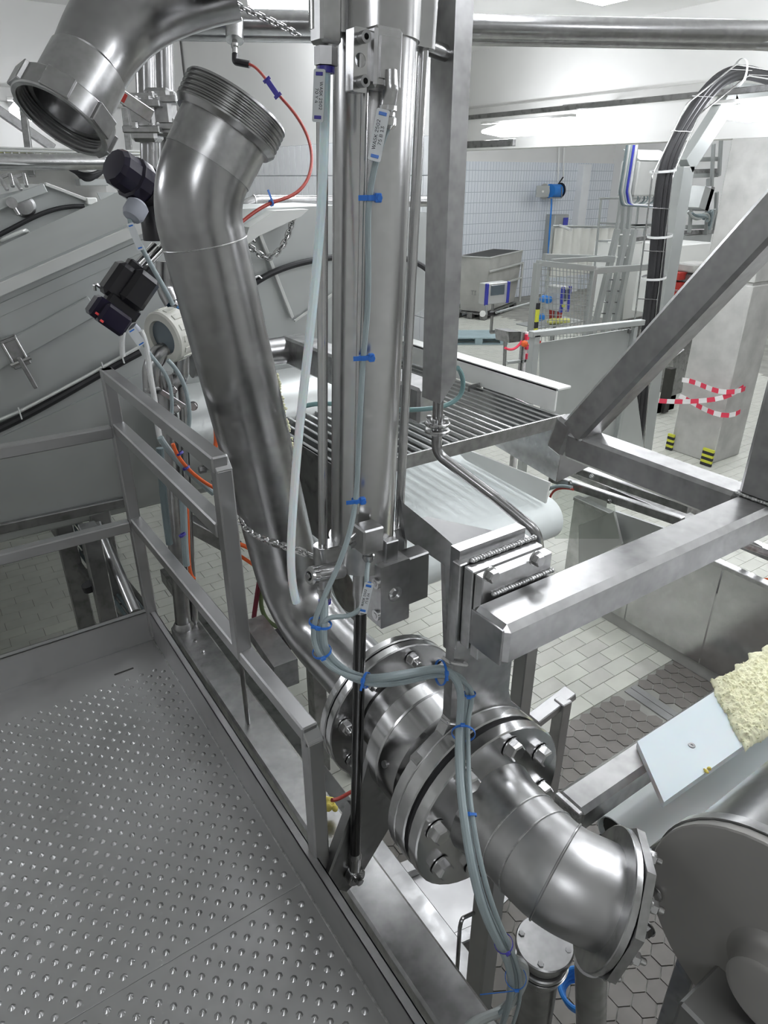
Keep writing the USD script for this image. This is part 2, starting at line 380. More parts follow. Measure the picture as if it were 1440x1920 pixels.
structure("trim_4", box2(V(-6, YB-.12, 3.80), V(3.3, YB, 3.93), .01), "beam_paint")                     # beam on the back wall
# the end of the near hall's tiled wall, each tile a piece
WT = Thing("wall_side", kind="structure")
WT.add("core", box2(V(3.33, 4.25, 0), V(3.6, 14.6, ZC), 0), "wall_paint", smooth=False)
WT.add("bed", box2(V(3.315, 4.25, 0), V(3.33, YB, 3.36), 0), "tile_grout", smooth=False)
wt, wr = [], []
yy = 4.25
while yy < 9.0:
    for k in range(0, 14):
        z0 = 3.36-.25*(k+1)
        if z0 < 0: continue
        c = V(3.31, yy+.058, z0+.12); m = box2(V(3.308, yy+.003, z0+.003), V(3.32, yy+.113, z0+.247), .0015 if 2 > 1 else 0)
        (wt if on_screen(c, [(455, 235, 625, 372), (780, 235, 822, 372)], 2) else wr).append(m)
    yy += .116
for m in wt[:300]: WT.add("tile", m, "white_tile", smooth=False)
WT.add("small_tiles", cat(*(wt[300:]+wr)), "white_tile", smooth=False, kind="stuff")
# concrete column under the bulkhead
c0 = at(1265, 840, Z=0); c1 = at(1335, 868, Z=0)
structure("trim_5", cat(box2(V(XW-.02, c1[1]-.02, 0), V(XW+.55, c0[1], 2.05), .01), box2(V(XW, c1[1], 2.05), V(XW+.55, c0[1]-.02, 2.08), 0), box2(V(XW-.02, c1[1]-.02, 2.08), V(XW+.55, c0[1], 3.46), .01)), "concrete")
# pilaster on the far wall
p0 = at(1085, 400, Y=14.35); structure("trim_6", box2(V(p0[0], 14.35, 0), V(p0[0]+.32, 14.6, 3.42), .01), "white_tile")

# ---------------------------------------------------------------- lamps: fluorescent fittings hung in rows
def fitting(name, a, b, label, w=.12, hang=True):
    a, b = np.asarray(a, float), np.asarray(b, float); t = Thing(name, label, "lamp", None)
    t.add("housing", bar(a+V(0, 0, w*.42+.012), b+V(0, 0, w*.42+.012), w*.45, .03), "beam_paint")
    t.add("diffuser", tube(np.linspace(a, b, 5), [.02, w*.42, w*.42, w*.42, .02], 14), "tube_light", label="glowing white diffuser")
    for f in (.2, .8):
        p = a+(b-a)*f
        if hang: t.add("hanger", cyl(p+V(0, 0, .07), V(p[0], p[1], ZC), .006, 8), "steel_dark")
    return t
XL = 6.6
la = at(905, 247, X=XL); lb = at(1074, 234, X=XL); zl = (la[2]+lb[2])/2
fitting("tube_lamp", V(XL, la[1], zl), V(XL, lb[1], zl), "lit fluorescent lamp left of the cable riser, below the grey beam", w=.19, hang=False)
lc = at(1328, 229, X=XL)
fitting("tube_lamp", V(XL, lc[1], zl), V(XL, lc[1]-1.5, zl), "lit fluorescent lamp at the right edge, behind the cable riser", w=.19, hang=False)
for k, (y0, why) in enumerate(((.9, "first"), (-1.4, "second"))):
    fitting("tube_lamp", V(XL, y0, zl), V(XL, y0-1.5, zl), f"{why} lit fluorescent lamp beyond the right edge of the picture", w=.19, hang=False)
q = at(525, 2, Z=4.2); fitting("tube_lamp", q+V(-.19, .12, 0), q+V(.25, -.1, 0)+V(.14, -.1, 0), "lit lamp at the top edge, left of the cylinder head", w=.3)
q = at(45, 208, Y=8.2); fl_ = fitting("tube_lamp", q+V(-.12, .05, 0), q+V(.14, -.02, 0), "lit lamp low at the left edge, behind the loose pipe union", w=.2, hang=False); fl_.add("wall_bracket", bar(q+V(0, 0, .1), V(q[0], YB-.11, q[2]+.1), .05, .05), "steel_satin")
for x, y0, lab in ((2.7, 2.4, "lamp above the conveyor, over the top of the picture"), (-1.6, -2.6, "lamp behind the photographer above the platform"), (-2.8, 4.6, "lamp above the far left vats, outside the picture"), (4.7, 3.0, "lamp between conveyor and right wall, over the top of the picture"), (4.7, .2, "lamp above the scraper board, beyond the right edge"), (2.7, -.8, "lamp behind the photographer on the conveyor side")):
    fitting("tube_lamp", V(x, y0, 4.35), V(x, y0+1.5, 4.35), lab, w=.32 if x > 4 else .26)
for x, y0, lab in ((10.6, 10.6, "farthest lamp of the far hall"), (10.6, 7.2, "middle lamp of the far hall"), (10.6, 3.8, "nearest lamp of the far hall"), (14.2, 9.6, "lamp over the far hall's racks"), (14.2, 5.0, "lamp over the far hall's right side")):
    fitting("tube_lamp", V(x, y0, 4.35), V(x, y0+1.9, 4.35), lab, w=.28)
t = Thing("lighting_rail", "dark straight rail carrying the fluorescent lamps along the right wall", "rail")
t.add("rail", bar(V(XL, -4.5, zl+.17), V(XL, 12, zl+.17), .05, .05), "steel_dark")
for y in (9.2, 6.15, 3.1): t.add("hook", bar(V(XL, y, zl+.19), V(XW-.05, y, 3.90), .03, .03), "steel_dark")
t.add("rail_end", bar(V(XL, lb[1]+.9, zl-.14), V(XL, 12, zl-.14), .05, .08), "steel_dark")
# ================================================================ PLATFORM, RAILING
XE, YE, ZD = .475, 2.33, 1.45
pl = Thing("platform", "grey steel platform with raised anti-slip studs and folded kick plates", "platform")
ys = at(480, 1707, Z=ZD)[1]
pl.add("deck_plate", box2(V(-1.7, ys+.0004, ZD-.05), V(XE, YE, ZD), .0008), "steel_deck")
pl.add("deck_plate", box2(V(-1.7, -1.0, ZD-.05), V(XE, ys-.0004, ZD), .0008), "steel_deck")
zk = 1.585
pl.add("kick_plate", cat(box2(V(XE, -1.0, ZD-.12), V(XE+.004, YE+.004, zk), .001), box2(V(XE, -1.0, zk-.004), V(XE+.024, YE+.02, zk), .001), box2(V(XE+.02, -1.0, zk-.02), V(XE+.024, YE+.02, zk), .001)), "steel_sheet", smooth=False)
pl.add("kick_plate", cat(box2(V(-1.7, YE, ZD-.12), V(XE, YE+.004, zk), .001), box2(V(-1.7, YE, zk-.004), V(XE+.0, YE+.026, zk), .001), box2(V(-1.7, YE+.022, zk-.02), V(XE, YE+.026, zk), .001)), "steel_sheet", smooth=False)
pl.add("weld_seam", cat(tube([V(XE-.002, y, ZD+.001) for y in np.linspace(-1, YE, 40)], .0035, 6), tube([V(XE-.003, YE-.003, z) for z in np.linspace(ZD, zk-.01, 9)], .004, 6)), "steel_weld")
pl.add("drain_slot", box2(at(235, 1258, Z=ZD)+V(-.04, -.004, -.0005), at(235, 1258, Z=ZD)+V(.03, .004, .0008), 0), "dark_void", label="dark drain slot")
# raised studs on a staggered grid
def stud(c, r=.0088, h=.0062):
    n = 7; v, f = [], []
    for k, (rr, zz) in enumerate(((1, -.0003), (.74, .30), (.40, .80), (.15, .98))):
        for j in range(n): a = 2*math.pi*j/n+.4; v.append(c+V(rr*r*math.cos(a), rr*r*math.sin(a), zz*h))
    for k in range(3):
        for j in range(n): a, b = k*n+j, k*n+(j+1) % n; f += [[a, b, b+n], [a, b+n, a+n]]
    v.append(c+V(0, 0, h)); f += [[3*n+j, 3*n+(j+1) % n, 4*n] for j in range(n)]
    return T(v, f)
S = []
px, py = .0495, .0495
for j in range(0, 66):
    y = YE-.19-j*py/2*1.0
    for i in range(-34, 1):
        x = XE-.055+i*px+(j % 2)*px/2
        if x > XE-.012 or x < -1.2 or y < -.25: continue
        if abs(y-ys) < .012: continue
        P = V(x, y, ZD); q = proj(P)
        if q[2] > .2 and -40 < q[0] < 800 and 1180 < q[1] < 1990: S.append((1/q[2] if q[1] < 1925 and q[0] > -5 else 0, P))
S.sort(key=lambda s: -s[0])
for s, P in S[:300]: pl.add("stud", stud(P), "steel_satin")
pl.add("small_studs", cat(*[stud(P) for _, P in S[300:]]), "steel_satin", kind="stuff")

gr = Thing("guard_rail", "grey square-tube guard rail along the platform's right and far edges", "railing")
XR, YR, W = .50, 2.335, .04
zt, z2, z3 = 2.515, 2.335, 1.975
y2, y3 = 1.40, 1.045
def sq(pts, w=W): return cat(*[bar(a, b, w, w) for a, b in zip(pts, pts[1:])])
gr.add("post", bar(V(XR-.015, YR, 1.47), V(XR-.015, YR, zt+W/2), W, W, up=(0, 1, 0)), "steel_sheet")
gr.add("top_rail", bar(V(XR-.013, YR+W/2, zt), V(XR-.005, y2-.012, zt), W, W), "steel_sheet")
gr.add("post", cat(bar(V(XR, y2, z3-.01), V(XR, y2, zt-.012), W, W, up=(0, 1, 0)), bar(V(XR, y2+.012, zt+.012), V(XR, y2-.016, zt-.018), W, .012)), "steel_sheet")
gr.add("middle_rail", bar(V(XR-.012, YR, z2), V(XR-.004, y2+.02, z2), W, W), "steel_sheet")
gr.add("lower_rail", bar(V(XR-.012, YR, z3), V(XR+.01, y3, z3), W, W), "steel_sheet")
gr.add("post", cat(bar(V(XR+.012, y3, 1.47), V(XR+.012, y3, z3-.01), W, W, up=(0, 1, 0)), bar(V(XR+.012, y3+.012, z3+.012), V(XR+.012, y3-.018, z3-.022), W, .012)), "steel_sheet")
gr.add("middle_rail", bar(V(-1.7, YR, z2-.012), V(XR-.035, YR, z2-.012), W, W), "steel_sheet")
gr.add("lower_rail", bar(V(-1.7, YR, z3-.012), V(XR-.035, YR, z3-.012), W, W), "steel_sheet")
gr.add("chain_bolt", cat(cyl(V(XR-.03, y2+.05, zt-.028), V(XR+.03, y2+.05, zt-.028), .005, 8), cyl(V(XR-.036, y2+.05, zt-.028), V(XR-.02, y2+.05, zt-.028), .009, 6)), "steel_dark")
# supporting box beam beyond the platform edge
sb = Thing("support_beam", "wide steel box beam running along outside the platform's right edge", "beam")
sb.add("beam", box2(V(.615, -.9, 1.17), V(.742, 2.62, 1.285), .008), "steel_satin")
sb.add("post", cyl(V(.655, 1.86, 1.28), V(.655, 1.86, 2.0), .009, 12), "steel_pipe")
sb.add("rear_post", box2(V(.64, 2.4, 0), V(.72, 2.48, 1.17), .005), "steel_dark")
sb.add("bolt", bolt(at(380, 1222, Z=1.285), V(0, 0, 1), .008, .006), "steel_polished"); sb.add("bolt", bolt(at(366, 1203, Z=1.285), V(0, 0, 1), .008, .006), "steel_polished")

# ================================================================ SWING JOINT WITH ITS FLANGES, PIPES
AX, AZ = .80, 1.832; A = lambda y: V(AX, y, AZ); YP = V(0, 1, 0)
jo = Thing("rotary_pipe_joint", "large polished flanged pipe joint with thick bolted discs under the cylinder", "pipe joint")
jo.add("flange", disc(A(.75), YP, .210, .030, .003, .09), "steel_polished")
jo.add("gasket", disc(A(.779), YP, .199, .016, .001, .09), "black_rubber")
jo.add("flange", disc(A(.794), YP, .211, .034, .003, .09), "steel_polished")
jo.add("body", lathe([(.095, .0), (.150, .0), (.150, .012), (.136, .020), (.136, .055), (.158, .062), (.158, .128), (.155, .132), (.158, .136), (.158, .178), (.154, .182), (.15, .182), (.112, .205), (.105, .25), (.105, .30), (.095, .30)], A(.846), YP, 56, closed=True), "steel_polished")
jo.add("sleeve", lathe([(.1, 0), (.112, 0), (.112, .07), (.1, .07)], A(1.04), YP, 48, closed=True), "steel_satin")
jo.add("flange", disc(A(1.115), YP, .2035, .026, .003, .09), "steel_polished")
jo.add("gasket", disc(A(1.140), YP, .196, .007, .001, .09), "black_rubber")
jo.add("flange", disc(A(1.146), YP, .2035, .024, .003, .09), "steel_polished")
for k in range(8):
    a = math.radians(22.5+45*k+8); d = V(math.cos(a), 0, math.sin(a))
    jo.add("bolt", bolt(A(.748)+d*.165, V(0, -1, 0), .021, .022), "steel_polished")
    jo.add("bolt_end", bolt(A(1.113)+d*.166, V(0, -1, 0), .0165, .018, tip=.014), "steel_polished")
    jo.add("screw", cyl(A(.865)+d*.141, A(.880)+d*.141, .010, 12), "steel_satin")
jo.add("grub_screw", cyl(A(.95)+unit(V(-.8, 0, .25))*.150, A(.95)+unit(V(-.8, 0, .25))*.163, .009, 12), "steel_dark")
# the fixed plate from the rear disc up to the frame
def L2(pix, yy): return [at(x, y, Y=yy)[[0, 2]] for x, y in pix]
sp = Thing("mounting_plate", "flat steel support plate rising from the pipe joint to the frame", "bracket")
yp = .842
pts = [(AX-.065, 2.475), (AX+.105, 2.475), (AX+.105, 2.06), (AX+.118, 2.02), (AX+.15, 1.985), (AX+.16, 1.93), (AX-.16, 1.93), (AX-.15, 1.985), (AX-.085, 2.02), (AX-.065, 2.06)]
sp.add("upright", poly([V(x, yp-.012, z) for x, z in pts], V(0, .026, 0)), "steel_satin", smooth=False)
sp.add("ring", disc(A(yp-.014), YP, .2105, .026, .002, .13), "steel_satin")
for px_, py_ in ((862, 1246), (858, 1358)):
    p = at(px_, py_, Y=yp-.02); sp.add("cable_lug", tube(bend([p+V(-.035, .014, .025), p+V(-.03, -.004, .02), p+V(.018, -.004, -.008), p+V(.02, .014, -.01)], .006), .0035, 8), "steel_polished")
# bolted clamp that joins plate and frame
cl = Thing("clamp_bracket", "pair of thick steel clamp plates with bead welds and hexagon bolts", "bracket")
xa = at(868, 1075, Y=.815)[0]; xb = at(1016, 1030, Y=.79)[0]
zc1 = at(892, 1112, Y=.79)[2]
cl.add("clamp_plate", box2(V(xa-.008, .815, 2.26), V(xb, .838, 2.455), .002), "steel_satin")
cl.add("clamp_plate", box2(V(xa, .788, 2.275), V(xb, .8135, 2.452), .002), "steel_satin")
cl.add("clamp_plate", box2(V(xa+.004, .764, 2.262), V(xb+.002, .787, 2.447), .002), "steel_satin")
def bead(a, b, r=.005, n=26):
    a, b = np.asarray(a, float), np.asarray(b, float); ms = []
    for k in range(n):
        s = trimesh.creation.icosphere(1, r*(1+.12*math.sin(k*2.1))); s.apply_scale((1, 1, .8)); s.apply_translation(a+(b-a)*k/(n-1)); ms.append(s)
    return cat(*ms)
cl.add("weld_bead", bead(V(xa+.02, .814, 2.457), V(xb, .814, 2.457), .006), "steel_weld")
cl.add("weld_bead", bead(V(xa+.03, .760, 2.408), V(xb, .760, 2.408), .006), "steel_weld")
for px_, py_ in ((917, 1076), (1003, 1046)): cl.add("bolt", bolt(at(px_, py_, Y=.764), V(0, -1, 0), .013, .014), "steel_polished")
cl.add("bolt", bolt(at(893, 1199, Y=.764), V(0, -1, 0), .009, .022), "steel_dark")

# the welded frame on the right, 90 mm square tube
fr = Thing("welded_frame", "welded frame of heavy square steel tube on the right with diagonal strut", "frame")
y0, y1, zb, ztp = .668, .762, 2.318, 2.405
x0 = at(952, 1160, Y=y0)[0]
fr.add("cross_beam", box2(V(x0, y0, zb), V(2.9, y1, ztp), .012), "steel_frame")
fr.add("end_cap", box2(V(x0-.003, y0+.006, zb+.006), V(x0+.002, y1-.006, ztp-.006), .002), "steel_dark")
xs = at(1385, 905, Y=y1)[0]
yl = at(1062, 800, X=xs)[1]
fr.add("side_beam", bar(V(xs+.045, y1, ztp-.043), V(xs+.045, yl, ztp-.043), .09, .086, bev=.010), "steel_frame")
fr.add("post", box2(V(xs+.0, y0+.004, ztp), V(xs+.10, y1-.002, 3.9), .010), "steel_frame")
# the diagonal: from the side beam's far end up towards the camera
dp0 = V(xs+.045, yl+.0, ztp-.02)
dq = at(1440, 424, X=xs+.045)
dd = unit(dq-dp0)
fr.add("diagonal_strut", bar(dp0+dd*.02, dp0+dd*((y1-.015-dp0[1])/dd[1]), .09, .088, up=(0, 0, 1), bev=.010), "steel_frame")
fr.add("knuckle", bar(dp0+V(0, .045, -.062), dp0+V(0, .012, .05), .088, .07, up=(0, 1, 0), bev=.01), "steel_frame")
fr.add("weld_bead", bead(V(xs-.001, y0+.003, ztp+.004), V(xs-.001, y1-.002, ztp+.004), .006, 14), "steel_weld")
fr.add("weld_bead", bead(V(xs+.0, y0, ztp+.003), V(xs+.10, y0, ztp+.003), .006, 14), "steel_weld")
fr.add("weld_bead", bead(dp0+dd*.05+V(-.045, -.03, -.03), dp0+dd*.05+V(.045, -.03, -.03), .006, 14), "steel_weld")
fr.add("outer_beam", bar(V(xs+.10, y0+.045, ztp-.045), V(xs+.55, y0-.16, ztp-.045), .09, .086, bev=.01), "steel_frame")

# the swing pipe: out of the far disc, bend, rising to the threaded coupling
PY = 1.68; PR = .100
sw = Thing("swing_pipe", "thick bent stainless pipe leaning left, ending in a threaded coupling", "pipe")
e0 = at(497, 900, Y=PY); e1 = at(383, 490, Y=PY); e2 = at(376, 400, Y=PY); e3 = at(440, 218, Y=PY-.0)
cpts = bend([A(1.17), A(PY)+V(0, .0, 0), at(384, 455, Y=PY)], .20, 16)
k0 = at(384, 455, Y=PY); kd = unit(k0-A(PY))
top = at(421, 246, Y=PY-.01)
bp = bend([A(PY+.0)+(k0-A(PY))*.8, k0+kd*.10, top], .45, 16)
bp = bp if True else bp
full = np.vstack([cpts[:-1], bp[1:]])
sw.add("pipe", tube(full, PR, 40, cap=False), "steel_pipe")
sw.add("weld_seam", tube([k0+PR*1.004*(frame_of(kd)[1]*math.cos(a)+frame_of(kd)[2]*math.sin(a)) for a in np.linspace(0, 2*np.pi, 44)], .0018, 6), "steel_weld")
td = unit(bp[-1]-bp[-3])
sw.add("ferrule", lathe([(PR, -.085), (PR+.0015, -.085), (PR+.0015, -.05), (PR+.003, -.045), (PR+.003, 0), (PR, 0)], top, td, 48, closed=True), "steel_satin")
pr_ = [(PR-.004, -.012), (PR+.012, -.012), (PR+.021, 0)]
for k in range(5): z = .004+k*.0105; pr_ += [(PR+.021, z), (PR+.0165, z+.003), (PR+.0165, z+.0065), (PR+.021, z+.0085)]
pr_ += [(PR+.018, .06), (PR-.004, .06)]
sw.add("threaded_coupling", lathe(pr_, top+td*.008, td, 56, closed=True), "steel_pipe")
curd_bits = []
for k in range(44):
    u = rng.uniform(0, 1); s = trimesh.creation.icosphere(1, rng.uniform(.002, .0048)); q = at(480+26*u+rng.normal(0, 2), 210+52*u+rng.normal(0, 3), Y=PY+.0); s.apply_translation(q); curd_bits.append(s)
crust = []
for k in range(60):
    u = rng.uniform(0, 1); y_ = 640+u*125; i_ = int(np.argmin(np.abs(proj(full)[:, 1]-y_-0*u))); y0_ = proj(full)[:, 1]
    c_ = k0+(A(PY)-k0)*np.clip(.30+u*.22, 0, 1); n_ = RT-kd*(RT@kd); n_ = unit(n_-unit(c_-EYE)*(n_@unit(c_-EYE)))
    s = trimesh.creation.icosphere(1, rng.uniform(.002, .0048)); s.apply_translation(c_+n_*(PR+.001)+rng.normal(0, .002, 3)); crust.append(s)

# elbow from the near disc down to the pump
eb = Thing("pump_elbow", "dull stainless pipe elbow with weld rings between joint and pump", "pipe")
ep0, ep1 = A(.75), A(.44)
pq = A(.535)+V(.060, -.052, -.030)
ep = bend([A(.66), A(.550), pq], .16, 12)
eb.add("neck", lathe([(.085, 0), (.116, 0), (.108, -.03), (.105, -.055), (.104, -.09), (.085, -.09)][::-1], A(.75), YP, 48, closed=True), "steel_satin")
eb.add("elbow", tube(ep, .104, 44, cap=False), "steel_dull")
for y in (.66, .61):
    eb.add("weld_ring", tube([A(y)+.1045*V(math.cos(a), 0, math.sin(a)) for a in np.linspace(0, 2*np.pi, 48)], .0022, 6), "steel_weld")
k = len(ep)//2-1
R = frame_of(ep[k+1]-ep[k]); eb.add("weld_ring", tube([ep[k]+.1048*(R[1]*math.cos(a)+R[2]*math.sin(a)) for a in np.linspace(0, 2*np.pi, 48)], .0028, 6), "steel_satin")

# the pump at the lower right
pu = Thing("pump", "steel pump with large round front cover at the lower right corner", "pump")
pd = unit(ep[-1]-ep[-2])
fc = ep[-1]
def octo(r, c, d, h, rot=.2, n=8):
    R = frame_of(d); a = np.linspace(0, 2*np.pi, n, endpoint=False)+rot
    return poly([c+r*(R[1]*math.cos(t)+R[2]*math.sin(t)) for t in a], unit(d)*h)
pu.add("port_flange", disc(fc, pd, .140, .016, .002, .08), "steel_satin")
pu.add("port_flange", octo(.149, fc+pd*.017, pd, .018, .2), "steel_satin", smooth=False)
R = frame_of(pd)
for k in range(8):
    a = 2*math.pi*k/8+.55; pu.add("bolt", bolt(fc+pd*.035+.125*(R[1]*math.cos(a)+R[2]*math.sin(a)), pd, .013, .014, tip=.014), "steel_polished")
CX = .985
dc = at(1440, 1800, X=CX)
pu.add("front_cover", disc(dc, V(1, 0, 0), .246, .022, .003), "cover_steel")
pu.add("cover_rim", lathe([(.22, .021), (.250, .021), (.250, .042), (.22, .042)], dc, V(1, 0, 0), 60, closed=True), "steel_satin")
pu.add("hub", lathe([(0, -.052), (.062, -.052), (.074, -.046), (.078, -.02), (.088, -.006), (.1, 0), (0, 0)], dc+V(0, -.03, -.03), V(1, 0, 0), 44), "cover_steel")
pu.add("housing", lathe([(0, .042), (.236, .042), (.236, 1.3), (0, 1.3)], dc, V(1, 0, 0), 60), "steel_pipe")
for px_, py_ in ((1216, 1740), (1228, 1674)):
    pu.add("cover_bolt", bolt(at(px_, py_, X=CX-.004), V(-1, 0, 0), .015, .018), "steel_polished")
pu.add("clamp_lug", bar(at(1236, 1600, X=CX+.06), at(1290, 1566, X=CX+.06), .05, .04), "steel_polished")
pu.add("base_block", box2(at(1300, 1905, X=CX-.12)+V(0, -.4, -.25), at(1300, 1905, X=CX-.12)+V(.5, .03, 0), .006), "steel_sheet")

# ================================================================ PNEUMATIC CYLINDER
YC = 1.0
cb, ct, tip = at(679, 1012, Y=YC), at(704, 40, Y=YC), at(665, 1640, Y=YC)
cd = unit(ct-cb); RC = np.array([cd, unit(V(1, 0, 0)-cd*cd[0]), V(0, 1, 0)])     # axis, sideways, away
L = np.linalg.norm(ct-cb); CP = lambda h, s=0, w=0: cb+cd*h+RC[1]*s+RC[2]*w
cy = Thing("pneumatic_cylinder", "tall polished pneumatic cylinder with slim tie rods in the picture's middle", "cylinder")
cy.add("barrel", lathe([(.052, -.01), (.0615, -.01), (.0615, L*.975), (.052, L*.975)], cb, cd, 64, closed=True), "steel_brushed")
def capshape(h0, h1, lug):
    o = []
    for a in np.linspace(0, 2*np.pi, 72, endpoint=False):
        x, y = math.cos(a), math.sin(a); r = .066
        for lx, ly in ((-.089, 0), (.089, 0)):
            # union with the two rod lugs
            b = lx*x+ly*y; disc_ = b*b-(lx*lx+ly*ly-.0175**2)
            if disc_ > 0: r = max(r, b+math.sqrt(disc_))
        o.append(CP(h0, r*x, r*y))
    return poly(o, cd*(h1-h0))
stadium = [(sg_*.089+.0185*math.cos(a), .0185*math.sin(a)) for sg_, a0 in ((1, -math.pi/2), (-1, math.pi/2)) for a in np.linspace(a0, a0+math.pi, 11)]
cy.add("lower_head", cat(capshape(-.045, .012, .02), poly([CP(-.045, s, w) for s, w in stadium], cd*.056)), "steel_satin")
cy.add("upper_head", cat(capshape(L*.972, L*.972+.14, .02), poly([CP(L*.972, s, w) for s, w in stadium], cd*.135)), "steel_polished")
for s in (-.089, .089):
    cy.add("tie_rod", tube([CP(.0, s), CP(L*.975, s)], .0088, 18), "steel_polished")
cy.add("sensor_rail", cat(*[tube([at(668, 962, Y=YC-.060), at(686, 70, Y=YC-.060)], .0055, 12)]), "steel_polished")
# position sensors
def sensor(h, s, flip, label):
    q = CP(h, s, -.075); t = Thing("position_sensor", label, "sensor")
    ux = RC[1]
    t.add("housing", cat(box(q+ux*.018, (.09, .052, .034), np.array([cd, ux, RC[2]]), .004), box(q+ux*.018-RC[2]*.018, (.055, .036, .004), np.array([cd, ux, RC[2]]), .001)), "steel_satin")
    return t, q, ux
t = Thing("position_sensor", "die-cast position sensor block clamped at the top of the cylinder", "sensor"); ux = RC[1]
q = at(717, 112, Y=YC-.075)-ux*.018; Rq = np.array([cd, ux, RC[2]])
t.add("housing", cat(box(q+ux*.018, (.072, .046, .034), Rq, .004), box(q+ux*.018-RC[2]*.018, (.050, .032, .004), Rq, .001), box(q-ux*.012+RC[2]*.004, (.06, .02, .02), Rq, .002)), "steel_satin")
b0 = at(667, 115, Y=YC-.07)
hp = [rrect(.088, .026, .002)]
t.add("clamp_bar", plate2(rrect(.074, .022, .002), [circle2(.0085)], b0-RC[2]*.012, cd, ux, RC[2]*.02), "steel_polished")
for s in (-.025, .025):
    t.add("cap_screw", lathe([(.0038, 0), (.0038, .010), (.0075, .010), (.0075, 0), (.0065, -.006), (0, -.006), (0, 0)], b0+cd*s-RC[2]*.016, -RC[2], 18), "steel_dark")
t.add("cable_socket", tube(bend([q+ux*.020-cd*.015-RC[2]*.016, q+ux*.020-cd*.035-RC[2]*.02, q+ux*.019-cd*.058-RC[2]*.016], .01), .0105, 16), "steel_satin")
sg = q+ux*.019-cd*.056-RC[2]*.016
t.add("gland", lathe([(0, 0), (.0125, 0), (.0125, .006), (.0105, .008), (.0105, .013), (.0125, .015), (.0125, .024), (.008, .029), (0, .029)], sg, -cd, 20), "steel_polished")
top_gland = sg-cd*.028
t2 = Thing("position_sensor", "die-cast position sensor block at the foot of the cylinder", "sensor")
q2 = at(680, 1010, Y=YC-.085)
t2.add("housing", box(q2+RC[1]*.012, (.05, .044, .04), np.array([cd, RC[1], RC[2]]), .003), "steel_satin")
t2.add("cap_screw", cyl(q2-RC[1]*.018+cd*.012, q2-RC[1]*.036+cd*.012-RC[2]*.01, .0055, 12), "steel_polished"); t2.add("cap_screw", cyl(q2-RC[1]*.018-cd*.004, q2-RC[1]*.036-cd*.004-RC[2]*.01, .0055, 12), "steel_polished")
t2.add("gland", lathe([(0, 0), (.009, 0), (.009, .012), (.0115, .014), (.0115, .022), (.008, .028), (0, .03)], q2+RC[1]*.014-cd*.022, -cd, 18), "steel_polished")
low_gland = q2+RC[1]*.014-cd*.05
t2.add("rear_block", box(CP(.0, .02, -.066), (.05, .03, .02), np.array([cd, RC[1], RC[2]]), .002), "steel_dark")
# rod, gland nut, clevis
cy.add("rod_gland", lathe([(0, 0), (.017, 0), (.017, -.085), (.014, -.092), (.014, -.125), (0, -.125)][::-1], CP(-.043), cd, 24), "steel_satin")
cy.add("piston_rod", tube([CP(-.15), tip+cd*.075], .0135, 22), "rod_black_chrome")
cy.add("rod_end", cat(lathe([(0, .085), (.013, .085), (.017, .075), (.017, .066), (.0145, .062), (.0145, .02), (0, .01)][::-1], tip, cd, 20), disc(tip+V(0, -.014, 0), V(0, 1, 0), .0255, .026, .003, .009), lathe([(.010, -.016), (.017, -.016), (.017, -.012), (.010, -.012)], tip, V(0, 1, 0), 24, closed=True)), "steel_polished")
cy.add("rod_end_bolt", cat(bolt(tip+V(0, -.014, 0), V(0, -1, 0), .011, .012), cyl(tip+V(0, -.02, 0), tip+V(0, .035, 0), .0075, 12)), "steel_polished")
lv = Thing("swing_lever", "dark steel lever plate between piston rod eye and pipe joint", "lever")
lp = [at(x, y, Y=1.012) for x, y in ((611, 1662), (650, 1672), (672, 1650), (742, 1532), (760, 1470), (735, 1400), (698, 1400), (668, 1515))]
lv.add("plate", poly(lp, V(0, .016, 0)), "steel_dark", smooth=False)
lv.add("edge_rib", poly([lp[0], lp[0]+V(-.004, 0, .012), lp[7]+V(-.010, 0, .006), lp[7]], V(0, .028, 0)), "steel_sheet", smooth=False)
# trunnion bearing and its arm from the mounting plate
tb = Thing("trunnion_block", "steel pivot block with round bore and cap screws beside the cylinder", "bearing block")
b1, b2 = at(712, 1075, Y=.915), at(762, 1168, Y=.915)
w_, h_ = abs(b2[0]-b1[0]), abs(b2[2]-b1[2]); bc = (b1+b2)/2+V(.004, 0, .01)
tb.add("block", plate2(rrect(w_+.004, h_, .003), [circle2(.0165)], bc, V(1, 0, 0), V(0, 0, 1), V(0, .05, 0)), "steel_satin")
tb.add("pivot_pin", lathe([(0, -.002), (.006, -.002), (.012, .003), (.0165, .003), (.0165, .04), (0, .04)], bc+V(0, .004, 0), V(0, 1, 0), 28), "steel_polished")
for dz in (.032, -.042): tb.add("cap_screw", cat(cyl(bc+V(-.04, .012, dz), bc+V(-.022, .012, dz), .0115, 18), cyl(bc+V(-.041, .012, dz), bc+V(-.04, .012, dz), .006, 6)), "steel_polished")
tb.add("arm", box2(V(bc[0]+w_*.45, .925, bc[2]-.048), V(AX-.06, .965, bc[2]+.062), .003), "steel_dark")
tb.add("arm_plate", slab(((752, 940), (808, 985), (848, 1020), (848, 1215), (838, 1218), (834, 1060), (760, 1010)), V(0, .014, 0), Y=.97), "steel_dark", smooth=False)
